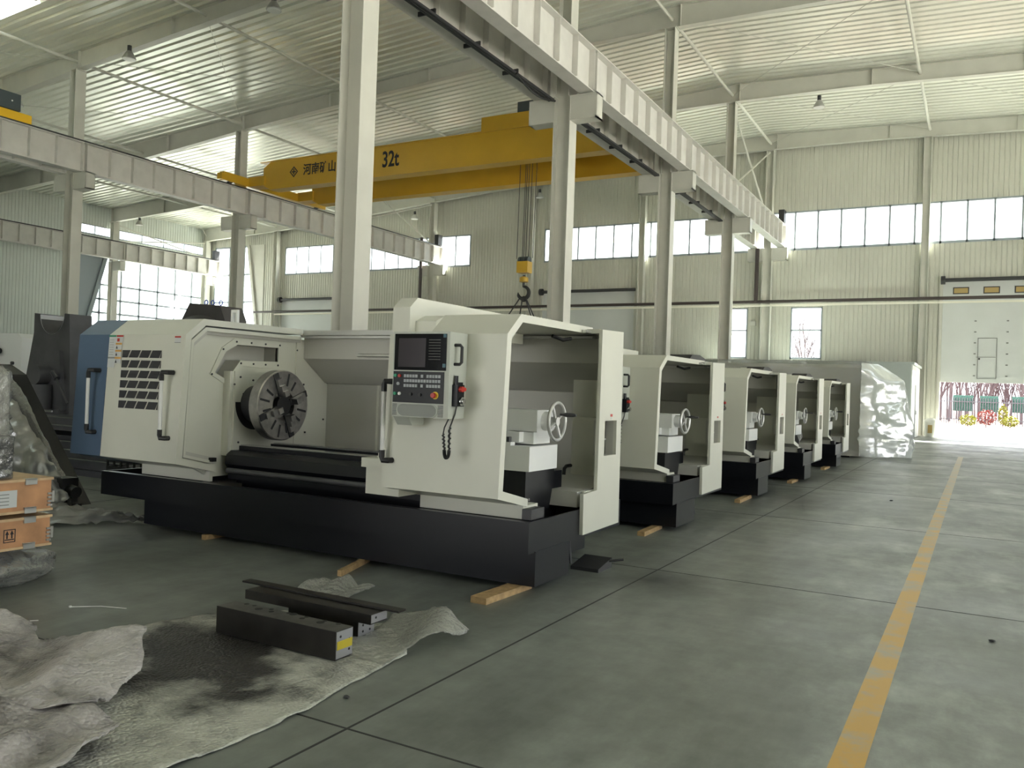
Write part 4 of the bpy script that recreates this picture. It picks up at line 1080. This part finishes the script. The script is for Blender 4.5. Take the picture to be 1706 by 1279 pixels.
# ================================================================== FAR LEFT: castings, machines
t = thing('lathe_casting', (-14.5, 9.3, 0), 'dark grey bare machine casting with a half-round saddle on a long bed', 'machine casting')
arc = [(-14.44-.355*math.cos(a), 2.71-.36*math.sin(a)) for a in [PI*k/14 for k in range(0, 15)]]
out = [(-15.38,.95),(-15.2,1.5),(-14.98,2.38),(-14.98,2.73)]+arc+[(-13.95,2.70),(-13.9,1.9),(-13.85,.95)]
obj('saddle', MB().prism(out, 'y', 9.0, 9.42), M_cast, t)
ab = [PI*k/14 for k in range(15)]; mb = MB().add([(-14.44-.352*math.cos(a), y, 2.70-.355*math.sin(a)) for y in (8.99, 9.43) for a in ab], [(k, k+1, k+16, k+15) for k in range(14)])
obj('bored_face', mb, M_blockend, t)
obj('boss', MB().cyl((-14.45,8.72,1.62),(-14.45,9.0,1.62),.17,n=24).cyl((-14.45,8.75,.96),(-14.45,8.75,1.45),.26,n=24).box(-14.9,-14.0,8.6,9.0,.95,1.02).prism([(-14.75,1.0),(-14.5,2.05),(-14.1,2.05),(-13.95,1.0)], 'y', 8.93, 9.0), M_cast, t)
obj('lever', MB().cyl((-14.0,8.8,1.62),(-13.45,8.7,1.15),.02,n=8).cyl((-14.05,8.8,1.68),(-13.92,8.8,1.56),.05,n=10), M_dark, t)
obj('bright_slot', MB().box(-14.75,-14.3,8.57,8.6,1.0,1.03).box(-14.1,-13.7,8.57,8.6,.99,1.02), M_chrome, t, smooth=False)
obj('bed', MB().box(-18,-11.4,8.4,9.9,.72,.95).box(-18,-11.4,8.6,9.7,.1,.62).box(-18,-11.4,8.5,9.8,0,.1), M_cast, t, smooth=False)
mb = MB()
for z in (.93,.80,.55,.42,.28): mb.box(-18,-11.4,8.34,8.40,z,z+.02)
obj('guide_way', mb, M_chrome, t, smooth=False)
done()
# tall tarp covered machine
t = thing('covered_machine', (-13.8, 12.5, 0), 'machine under a dark tarpaulin behind the blue and white cover', 'machine')
mb = MB().blob((-14.6,12.6,2.75), .85, .5, .36, 5, 18, .16, 1.2)
mb.prism([(-15.2,.0),(-15.12,2.9),(-14.88,3.26),(-13.95,3.19),(-13.8,2.9),(-13.7,0)], 'y', 12.3, 12.9)
obj('tarpaulin', mb, M_tarp, t)
mb = MB()
for k, x in enumerate((-14.6,-14.4,-14.15)): mb.tube([(x+.05*math.cos(a), 12.5, 3.29-.01*k+.05*math.sin(a)) for a in [i*PI/5 for i in range(10)]], .012, 5, closed=True)
obj('lifting_eye', mb, M_bluep, t)
done()
setorg((-6.2, 7.0, 2.3)); mb = MB().prism([(-7.25,2.24),(-7.25,2.42),(-7.15,2.42),(-7.15,2.24)], 'y', 6.55, 6.58, holes=[[(-7.22,2.27),(-7.22,2.39),(-7.18,2.39),(-7.18,2.27)]])
tag(obj('lifting_lug', mb, M_white, smooth=False), 'small white slotted lug standing on top of the nearest lathe cover', 'lug'); done()
# white machine at the left edge
t = thing('white_machine', (-20, 11, 0), 'white machine cut off by the left picture edge behind the dark casting', 'machine')
obj('casing', MB().box(-22.5,-18.75,11.0,12.8,0,2.42).prism([(-22.5,2.42),(-18.75,2.42),(-18.9,2.52),(-22.5,2.56)], 'y', 11.0, 12.8), M_white, t, smooth=False)
obj('vent', MB().box(-19.55,-19.15,10.97,11.0,1.45,1.62).box(-20.3,-19.85,10.97,11.0,1.47,1.64), M_dark, t, smooth=False)
obj('lever', MB().cyl((-20.1,10.9,2.12),(-19.45,10.9,2.12),.07,n=12).cyl((-20.0,10.95,2.15),(-19.95,11.0,2.15),.12,n=12), M_rubber, t)
obj('knob', MB().cyl((-19.05,10.95,1.85),(-19.05,11.0,1.85),.04,n=8).cyl((-19.05,10.95,1.75),(-19.05,11.0,1.75),.04,n=8), M_dark, t)
done()
# blue bottle, crates of parts under the left end
setorg((-11.9, 8.5, .97)); tag(obj('plastic_bottle', MB().lathe((-11.75,8.55,.95),(0,0,1),[(0,.05),(.14,.05),(.17,.02),(.2,.02)],14), M_bluep), 'small blue plastic bottle standing on the dark lathe bed', 'bottle'); done()
for (x, y, z, lab) in ((-10.35,7.9,0,'dark plastic crate of machine parts on the floor below the blue cover'),(-10.35,7.9,.27,'dark plastic crate of machine parts stacked on another, below the blue cover')):
    t = thing('parts_crate', (x, y, z), lab, 'crate')
    mb = MB().box(x-.45,x+.45,y-.3,y+.3,z,z+.02)
    for (a,b,c,d) in ((x-.45,x+.45,y-.3,y-.28),(x-.45,x+.45,y+.28,y+.3),(x-.45,x-.43,y-.3,y+.3),(x+.43,x+.45,y-.3,y+.3)): mb.box(a,b,c,d,z+.02,z+.10); mb.box(a,b,c,d,z+.17,z+.25)
    for k in range(7): mb.box(x-.45+k*.145,x-.42+k*.145,y-.3,y-.28,z+.10,z+.17)
    obj('crate_shell', mb, M_rubber, t, smooth=False)
    mb = MB()
    for k in range(6): mb.cyl((x-.35+k*.14,y-.2,z+.06),(x-.35+k*.14,y+.2,z+.06),.035,n=8)
    obj('machine_parts', mb, M_cast, t); t.children[-1]['label'] = 'round steel parts lying in the crate'
    done()

# plastic covered slanted thing (chip conveyor under film)
t = thing('film_covered_conveyor', (-8.9, 5.6, 0), 'black chip conveyor half covered by grey plastic film beside the plywood cases', 'conveyor')
obj('chute', MB().prism([(-11.3,1.75),(-10.95,1.62),(-9.5,.06),(-9.9,0),(-11.3,.75)], 'y', 6.15, 6.5), M_black, t, smooth=False)
obj('drive_motor', MB().box(-9.42,-9.20,5.92,6.12,.16,.44).cyl((-9.20,6.02,.3),(-9.08,6.02,.28),.07,n=12).box(-9.5,-9.15,5.9,6.14,.06,.14), M_rubber, t)
obj('edge_rail', MB().tube([(-10.72,6.1,1.60),(-10.4,6.1,1.28),(-9.9,6.1,.80),(-9.3,6.1,.12)], .03, 8), M_cast, t)
def film_tube(nm, P, rad, seed, m, n1=70, n2=26, flat=.6):
    P = [Vector(p) for p in P]; vs = []; fs = []
    for i in range(n1+1):
        s_ = i/n1*(len(P)-1); k = min(int(s_), len(P)-2); u_ = s_-k; q = P[k].lerp(P[k+1], u_); d = (P[k+1]-P[k]).normalized()
        a = Vector((0,1,0)); a = (a-d*a.dot(d)).normalized(); b = d.cross(a); rr = rad[k]*(1-u_)+rad[k+1]*u_
        for j in range(n2):
            th = 2*PI*j/n2; k_ = 1+.30*noise.noise(Vector((s_*2.2, math.cos(th)*1.2, math.sin(th)*1.2+seed)))+.16*noise.noise(Vector((s_*7, math.cos(th)*4, math.sin(th)*4+seed)))
            p = q+a*(rr*flat*math.cos(th)*k_)+b*(rr*math.sin(th)*k_); vs.append((p.x, p.y, max(.012, p.z)))
    for i in range(n1):
        for j in range(n2): fs.append((i*n2+j, i*n2+(j+1) % n2, (i+1)*n2+(j+1) % n2, (i+1)*n2+j))
    return obj(nm, MB().add(vs, fs), m, t, ang=180)
film_tube('film_cover', [(-10.72,5.9,1.32),(-10.32,5.9,1.0),(-9.85,5.88,.62),(-9.42,5.86,.26),(-9.12,5.9,.09)], [.19,.25,.27,.25,.14], 1, M_sheet)
film_tube('film_cover', [(-11.0,5.75,.95),(-10.55,5.7,.66),(-10.1,5.7,.25),(-9.7,5.7,.06)], [.16,.2,.18,.10], 5, M_film2)
film_tube('film_cover', [(-10.9,6.12,1.66),(-10.55,6.12,1.38),(-9.95,6.1,.80),(-9.3,6.1,.14)], [.09,.11,.10,.09], 9, M_film2)
done()
# film tail on the floor, tied
def film_strip(name, pts, wid, m, lab, cat, amp=.05, hh=.05, seed=0, n1=60, n2=22):
    vs = []; fs = []; P = [Vector(p) for p in pts]
    for i in range(n1+1):
        s = i/n1*(len(P)-1); k = min(int(s), len(P)-2); q = P[k].lerp(P[k+1], s-k); d = (P[k+1]-P[k]).normalized(); nn = Vector((-d.y, d.x, 0))
        wd = wid[k]*(1-(s-k))+wid[k+1]*(s-k)
        for j in range(n2+1):
            v = j/n2*2-1
            h = max(0, (1-v*v))*hh*(wd/max(wid))+amp*abs(noise.noise(Vector((s*2.3, v*2.1, seed))))+amp*.5*abs(noise.noise(Vector((s*7, v*6, seed+4))))
            pos = q+nn*(v*wd*.5)
            vs.append((pos.x+.3*amp*noise.noise(Vector((s*5, v*3, 9))), pos.y, pos.z+h+.006))
    for i in range(n1):
        for j in range(n2):
            a = i*(n2+1)+j; fs.append((a, a+1, a+n2+2, a+n2+1))
    setorg(pts[0]); o = obj(name, MB().add(vs, fs), m, ang=180); done(); tag(o, lab, cat); return o
film_strip('floor_film', [(-9.9,5.35,0),(-9.2,5.55,0),(-8.75,5.8,0),(-8.35,6.1,0),(-8.1,6.3,0),(-7.6,6.5,0)], [.7,.8,.6,.28,.05,.34], M_sheet, 'grey plastic film bunched on the floor under the left end of the nearest lathe', 'plastic film', .10, .16, 2)
setorg((-8.8,5.6,0)); o = obj('power_cable', MB().tube([(-9.6,5.28,.015),(-8.9,5.5,.015),(-8.75,6.0,.015),(-8.6,6.25,.015),(-8.2,6.55,.015),(-7.8,6.65,.015)], .014, 8), M_rubber); done()
tag(o, 'thin black cable lying on the floor left of the nearest lathe', 'cable')

# plywood cases
def case(z0, h, x0, x1, y0, y1, label, marks, top=0.0):
    t = thing('plywood_case', ((x0+x1)/2, (y0+y1)/2, z0), label, 'wooden case')
    obj('box', MB().box(x0,x1,y0,y1,z0,z0+h-.02), M_ply, t, smooth=False)
    obj('lid', MB().box(x0-.012,x1+.012,y0-.012,y1+.012,z0+h-.02,z0+h), M_plye, t, smooth=False)
    obj('bottom_board', MB().box(x0-.012,x1+.012,y0-.012,y1+.012,z0-.006,z0+.012), M_plye, t, smooth=False)
    for (y, z) in ((y1-.17, z0+h-.015), (y1-.17, z0+.02)):
        obj('metal_clip', MB().box(x1+.005,x1+.02,y-.045,y+.045,z-.03,z+.012).box(x1-.03,x1+.02,y-.045,y+.045,z+.008,z+.016), M_galv, t, smooth=False)
    for z in (z0+h*.35,): obj('metal_clip', MB().box(x1-.05,x1+.018,y1+.0,y1+.018,z-.03,z+.06), M_galv, t, smooth=False)
    for k in range(4): obj('metal_clip', MB().box(x1+.001,x1+.014,y1-.03,y1+.005,z0+.03+k*.03,z0+.045+k*.03), M_galv, t, smooth=False)
    if marks == 'paper':
        pp = obj('paper_label', MB().box(x1+.001,x1+.004,y1-.62,y1-.27,z0+.045,z0+.175), M_label, t, smooth=False)
        mb = MB()
        for k in range(4): mb.box(x1+.004,x1+.005,y1-.60+.02*k,y1-.33,z0+.065+k*.026,z0+.072+k*.026)
        obj('printed_line', mb, M_seal, pp, smooth=False)
    else:
        mb = MB()
        for k, yc in enumerate((y1-.315, y1-.445)):
            def R(a, b, c, d): mb.box(x1+.001, x1+.003, yc+a, yc+b, z0+.055+c, z0+.055+d)
            R(-.045,.045,0,.006); R(-.045,.045,.094,.10); R(-.045,-.039,0,.1); R(.039,.045,0,.1)
            if k == 1:
                mb.prism([(yc-.03,z0+.105),(yc-.02,z0+.135),(yc+.02,z0+.135),(yc+.03,z0+.105)], 'x', x1+.001, x1+.003); R(-.003,.003,.02,.06); R(-.012,.003,.015,.021)
            else:
                for yy in (-.018, .018):
                    mb.prism([(yc+yy-.014,z0+.115),(yc+yy,z0+.145),(yc+yy+.014,z0+.115)], 'x', x1+.001, x1+.003); R(yy-.005,yy+.005,.03,.06)
                R(-.035,.035,.018,.026)
        obj('handling_mark', mb, M_ink, t, smooth=False)
    done(); return t
case(.30, .235, -7.25, -6.4, 3.0, 4.03, 'lower plywood case with printed handling marks, on the bagged bundle', 'marks')
case(.575, .255, -7.22, -6.4, 2.98, 4.03, 'upper plywood case with a white paper label on its face', 'paper')
# film wrapped parcel on the upper case, and larger one behind
t = thing('wrapped_parcel', (-6.65, 3.5, .83), 'dark parcel in crinkled clear film on the upper plywood case', 'parcel')
obj('parcel', MB().box(-6.95,-6.44,2.9,3.74,.836,1.16), M_black, t, smooth=False)
def crinkled_box(x0, x1, y0, y1, z0, z1, seed, amp=.02, n=22):
    mb = MB()
    def patch(o, du, dv, nrm):
        vs = []; fs = []
        for i in range(n+1):
            for j in range(n+1):
                p = Vector(o)+Vector(du)*(i/n)+Vector(dv)*(j/n)
                e = min(i, n-i, j, n-j); k = min(1, e/3)
                q = p+Vector(nrm)*(.012+amp*abs(noise.noise(p*9+Vector((seed,0,0))))+amp*.7*abs(noise.noise(p*24+Vector((seed,3,0)))))
                vs.append(q if k > 0 else p+Vector(nrm)*.008)
        for i in range(n):
            for j in range(n):
                a = i*(n+1)+j; fs.append((a, a+1, a+n+2, a+n+1))
        mb.add(vs, fs)
    X, Y, Z = x1-x0, y1-y0, z1-z0
    patch((x1,y0,z0),(0,Y,0),(0,0,Z),(1,0,0)); patch((x0,y1,z0),(X,0,0),(0,0,Z),(0,1,0)); patch((x0,y0,z1),(X,0,0),(0,Y,0),(0,0,1)); patch((x0,y0,z0),(X,0,0),(0,0,Z),(0,-1,0))
    return mb
obj('clear_film', crinkled_box(-6.95,-6.44,2.9,3.74,.836,1.16,1), M_film2, t, ang=180)
done()
t = thing('wrapped_stack', (-8.6, 4.6, 0), 'tall stack in shiny clear film at the left picture edge, behind the plywood cases', 'wrapped goods')
obj('goods', MB().box(-9.9,-8.70,3.9,5.0,0,1.62), M_grey, t, smooth=False)
obj('clear_film', crinkled_box(-9.9,-8.70,3.9,5.0,.02,1.66,5,.07,34), M_film2, t, ang=180)
done()
# bagged bundle on the floor under the cases
t = thing('bagged_bundle', (-6.85, 3.55, 0), 'flat bundle in clear plastic bag on the floor under the plywood cases', 'bundle')
obj('bundle', MB().blob((-6.95,3.4,.14), .50, .62, .20, 3, 18, .12, 1.5).xf(lambda x,y,z: (x,y,max(.004,min(z,.283)))), M_cast, t)
obj('clear_bag', MB().blob((-6.9,3.45,.125), .60, .78, .20, 8, 26, .28, 3.0).xf(lambda x,y,z: (x,y,max(.004,min(z,.287)))), M_film2, t, ang=180)
done()

# ================================================================== FLOOR ITEMS
def inside(p, poly):
    c = False; n = len(poly)
    for i in range(n):
        a, b = poly[i], poly[i-1]
        if (a[1] > p[1]) != (b[1] > p[1]) and p[0] < (b[0]-a[0])*(p[1]-a[1])/(b[1]-a[1])+a[0]: c = not c
    return c
def sheet(name, poly, z0, m, lab, cat, amp=.02, lift=None, res=.025, seed=0):
    bm = bmesh.new()
    xs = [p[0] for p in poly]; ys_ = [p[1] for p in poly]
    vsd = {}
    nx = int((max(xs)-min(xs))/res)+1; ny = int((max(ys_)-min(ys_))/res)+1
    def V(i, j):
        if (i, j) not in vsd:
            x, y = min(xs)+i*res, min(ys_)+j*res
            n_ = noise.noise(Vector((x*3.1, y*3.1, seed))); n2_ = noise.noise(Vector((x*9, y*9, seed+3)))
            z = z0+amp*max(0, n_)+amp*.35*abs(n2_)
            if lift: z += lift(x, y)
            vsd[(i, j)] = bm.verts.new((x+.012*n2_, y+.012*n_, z))
        return vsd[(i, j)]
    for i in range(nx):
        for j in range(ny):
            if inside((min(xs)+(i+.5)*res, min(ys_)+(j+.5)*res), poly): bm.faces.new([V(i, j), V(i+1, j), V(i+1, j+1), V(i, j+1)])
    for v in bm.verts:
        if not v.is_boundary: continue
        best = None
        for k in range(len(poly)):
            a, b = Vector(poly[k-1]), Vector(poly[k]); q = Vector((v.co.x, v.co.y)); d = b-a
            t_ = max(0, min(1, (q-a).dot(d)/d.length_squared)); c_ = a+d*t_
            if best is None or (q-c_).length < best[0]: best = ((q-c_).length, c_)
        if best[0] < res*2.2:
            e = .018*noise.noise(Vector((best[1].x*6, best[1].y*6, seed+2)))
            v.co.x = best[1].x+e; v.co.y = best[1].y+e
    me = bpy.data.meshes.new(name); bm.to_mesh(me); bm.free(); me.shade_smooth(); me.materials.append(m)
    o = bpy.data.objects.new(name, me); COL.objects.link(o)
    so_ = o.modifiers.new('thickness', 'SOLIDIFY'); so_.thickness = .004; so_.offset = 1
    tag(o, lab, cat); return o
sheet('bubble_wrap_sheet', [(-5.3,2.9),(-4.72,3.1),(-4.75,3.8),(-4.68,4.1),(-4.3,4.5),(-3.8,4.7),(-3.45,4.6),(-3.02,4.2),(-2.97,3.63),(-2.9,3.2),(-2.9,2.66),(-2.93,2.42),(-3.0,2.1),(-3.4,1.6),(-4.2,1.6),(-5.0,2.2)],
      .004, M_bubble, 'oil-stained flat bubble wrap sheet lying under the steel blocks', 'bubble wrap', .018, seed=2)
def liftL(x, y): return .10*max(0, min(1, (-x-3.35)/.8))*(.5+.5*math.sin(x*5+y*3))+.05
sheet('bubble_wrap_sheet', [(-5.4,2.7),(-5.2,2.98),(-4.95,3.05),(-4.72,2.92),(-4.28,3.3),(-3.78,2.9),(-3.52,2.45),(-3.66,2.28),(-4.0,2.2),(-4.9,2.2)], .02, M_bubble2,
      'cleaner rumpled bubble wrap sheet at the lower left, on top of the stained one', 'bubble wrap', .09, liftL, seed=8)
sheet('bubble_wrap_sheet', [(-4.2,2.38),(-3.5,2.46),(-3.27,2.42),(-3.02,1.95),(-3.3,1.5),(-4.6,1.5),(-4.7,2.2)], .03, M_bubble2,
      'folded bubble wrap sheet in the bottom left corner nearest the camera', 'bubble wrap', .10, lambda x, y: .06+.05*math.sin(x*9+y*2)**2, seed=14)
def liftR(x, y):
    d = max(0, min(1, (y-4.0)/.75)); e = max(0, min(1, (x+3.5)/.45))
    return .16*d*e*(.55+.45*math.sin(x*11+y*5))
sheet('clear_film_sheet', [(-3.55,4.05),(-3.5,4.55),(-3.62,4.85),(-3.42,5.05),(-3.2,4.85),(-3.05,4.75),(-2.92,4.78),(-2.88,4.6),(-3.0,4.3),(-3.0,3.95),(-3.25,3.95)], .012, M_film4,
      'clear crinkled film scrap curling up right of the steel blocks', 'plastic film', .04, liftR, seed=21)
sheet('clear_film_sheet', [(-4.6,4.75),(-4.72,5.15),(-4.6,5.4),(-4.4,5.35),(-4.15,5.3),(-4.1,4.9),(-4.3,4.7)], .008, M_film4,
      'clear crinkled film scrap behind the steel blocks, near the lathe base', 'plastic film', .07, lambda x, y: .05*max(0, (y-4.9)/.4)*(.5+.5*math.sin(x*25)), seed=31)
# steel blocks
def block(x0, x1, y0, y1, z0, z1, nm, lab, holes, ends):
    t = thing(nm, ((x0+x1)/2, (y0+y1)/2, z0), lab, 'steel block')
    b = obj('body', MB().box(x0,x1,y0,y1,z0,z1), M_block, t, smooth=False)
    if holes: obj('sheen_top', MB().box(x0+.003,x1-.003,y0+.004,y1-.004,z1,z1+.001), M_blocktop, t, smooth=False)  # paler skin paints the sheen of the upward face
    mb = MB()
    for (x, y, r) in holes: mb.cyl((x,y,z1-.001),(x,y,z1+.0025),r*1.35,n=14)
    if holes: obj('bolt_hole', mb, M_rubber, t)
    if ends:
        obj('machined_end', MB().box(x1,x1+.003,y0+.005,y1-.005,z0+.008,z1-.003), M_blockend, t, smooth=False)
        mb = MB()
        for (y, z) in ends: mb.cyl((x1+.002,y,z),(x1+.005,y,z),.008,n=10)
        obj('end_hole', mb, M_rubber, t)
    done(); return t
hs = [(-4.15+.13*k+(.02 if k % 2 else 0), 3.87+(.06 if k % 3 else .10), .013+.006*(k % 2)) for k in range(7)]+[(-4.08+.15*k, 3.97, .011) for k in range(5)]
b1 = block(-4.27,-3.27,3.83,3.985,.015,.185,'steel_block','thick dark steel block nearest the camera, with bolt holes and yellow end mark', hs, [(3.87,.15),(3.95,.06),(3.95,.12)])
setorg(((-4.27-3.27)/2, (3.83+3.985)/2, .015))
obj('yellow_mark', MB().box(-3.267,-3.264,3.84,3.975,.075,.125), mat('yellow_paint_mark', (.45,.36,.02), .4), b1, smooth=False); done()
b2 = block(-4.05,-3.45,4.25,4.42,.015,.12,'steel_block','shorter dark steel block behind the holed one, with a bright drilled end', [], [(4.30,.05),(4.37,.05),(4.30,.09),(4.37,.09)])
b2 = block(-4.45,-3.34,4.24,4.41,.122,.185,'steel_bar','dark flat steel bar resting on the shorter steel block', [], [(4.29,.16)])
b3 = block(-4.62,-3.22,4.42,4.50,.188,.20,'steel_strip','long thin dark steel strip lying along the back edge of the bar', [], [])
b3.location.y -= .05
# zip ties
for k, (a, b, c) in enumerate((((-5.57,3.68),(-5.4,3.80),(-5.23,3.88)),((-4.9,3.39),(-4.79,3.42),(-4.68,3.43)),((-5.65,3.33),(-5.50,3.26),(-5.32,3.14)),((-5.62,3.12),(-5.5,3.24),(-5.42,3.36)))):
    setorg((*a, 0)); o = obj('zip_tie', MB().tube([(a[0],a[1],.006),(b[0],b[1],.012),(c[0],c[1],.006)], .0035, 5).box(a[0]-.008,a[0]+.008,a[1]-.006,a[1]+.006,.002,.014), M_zip); done()
    tag(o, ['cut white zip tie lying farthest back on the bare floor', 'cut white zip tie lying beside the edge of the bubble wrap', 'cut white zip tie at the left edge, one of a crossed pair, the longer', 'cut white zip tie at the left edge, one of a crossed pair, the shorter'][k], 'zip tie', 'cut zip ties on the floor')
for k, (x, y, r) in enumerate(((.45,9.0,.02),(-1.25,15.4,.02),(.12,6.8,.015),(-2.86,3.45,.012))):
    setorg((x, y, 0)); o = obj('debris_bit', MB().blob((x,y,.008), r*1.4, r, .008, k, 6, .4, 3), M_dark); done()
    tag(o, ['dark scrap on the floor at the right edge', 'tiny dark lump on the floor between lathes and yellow line', 'dark scrap near the lower right of the floor', 'tiny dark crumb beside the film scrap'][k], 'debris')

# ================================================================== OUTSIDE
rnd = random.Random(3)
def tree_mesh(seed, h):
    rr = random.Random(seed); mb = MB()
    def br(p, d, l, r, lev):
        q = p+d*l; mb.cyl(p, q, r, r*.62, n=5 if lev else 7)
        if lev > 3: return
        for k in range(3 if lev else 5):
            a = rr.uniform(0, 2*PI); tilt = rr.uniform(.25, .6)
            nd = (d+Vector((math.cos(a), math.sin(a), 0))*tilt+Vector((0,0,.25))).normalized()
            st = p+d*l*(rr.uniform(.45, 1.0)); br(st, nd, l*rr.uniform(.5, .75), r*.5, lev+1)
    br(Vector((0,0,0)), Vector((rr.uniform(-.05,.05), 0, 1)).normalized(), h*.42, h*.012, 0)
    return mb
protos = []
for k in range(5):
    o = obj('bare_tree', tree_mesh(k+1, 8+k*.7), M_bark); protos.append(o)
cnt = 0
def place_tree(x, y, s):
    global cnt
    if cnt < 5: o = protos[cnt]
    else: o = protos[rnd.randrange(5)].copy(); COL.objects.link(o)
    cnt += 1
    o.location = (x, y, -.03); o.scale = (s, s, s); o.rotation_euler = (0, 0, rnd.uniform(0, 6.28))
    tag(o, 'bare leafless tree in the thicket outside beyond the fence', 'tree', 'bare trees outside the hall')
for k in range(60): place_tree(-4+k*.26+rnd.uniform(-.2,.2), 100+rnd.uniform(-8,14), rnd.uniform(.75,1.1))
for k in range(22): place_tree(-34+k*1.1+rnd.uniform(-.4,.4), 104+rnd.uniform(-5,8), rnd.uniform(.9,1.3))
for k in range(12): place_tree(-140+rnd.uniform(-8,8), 60+k*7+rnd.uniform(-2,2), rnd.uniform(.8,1.1))
t = thing('garden_fence', (0, 84, 0), 'dark railing fence with green screens beyond the open roller door', 'fence')
mb = MB()
for k in range(120): mb.box(-8+k*.2, -8+k*.2+.06, 84, 84.05, -.03, 2.3)
mb.box(-8, 16, 83.98, 84.05, 1.9, 1.98).box(-8, 16, 83.98, 84.05, .35, .43)
obj('railing', mb, M_fence, t, smooth=False); t.children[-1]['kind'] = 'stuff'
for a, b in ((-2.1,-.5),(.0,1.4),(2.4,4.2)): obj('screen', MB().box(a, b, 84.2, 84.24, 1.1, 2.5), M_screeng, t, smooth=False)
done()
for (x, y, r, h, m, lab) in ((-.75,71,.62,.95,M_bushy,'yellow-green clipped bush outside, left of the red one'),(.45,74,.7,1.35,M_bushr,'dark red round bush outside the open door'),(2.0,72,.55,.95,M_bushy,'yellow-green clipped bush outside, right of the red one'),(1.6,76,.35,1.8,M_bushy,'taller yellow shrub outside behind the clipped bushes')):
    t = thing('garden_bush', (x, y, 0), lab, 'bush')
    mb = MB()
    rb = random.Random(int(x*10)+50)
    for k in range(420):
        d = Vector((rb.gauss(0,1), rb.gauss(0,1), rb.gauss(0,1))).normalized()*rb.uniform(.7,1.02); c_ = Vector((x+d.x*r, y+d.y*r, h*.55+d.z*h*.45)); a = Vector((rb.uniform(-1,1), rb.uniform(-1,1), rb.uniform(-1,1))).normalized()*.07; b = a.cross(Vector((rb.random(), rb.random(), 1))).normalized()*.06
        mb.add([c_-a, c_+b, c_+a, c_-b], [(0,1,2,3)])
    obj('foliage', mb, m, t, smooth=False); obj('stem', MB().cyl((x,y,-.03),(x,y,h*.5),.03,n=6), M_bark, t); done()
t = thing('distant_building', (-150, 70, 0), 'pale low buildings far outside the big left windows', 'building')
obj('wall', MB().box(-190,-175,20,130,0,9).box(-188,-176,60,95,9,13), M_ground, t, smooth=False)
mb = MB()
for k in range(20): mb.box(-174.98,-174.8,24+k*5,26.5+k*5,3,5)
obj('window', mb, M_dark, t, smooth=False)
done()
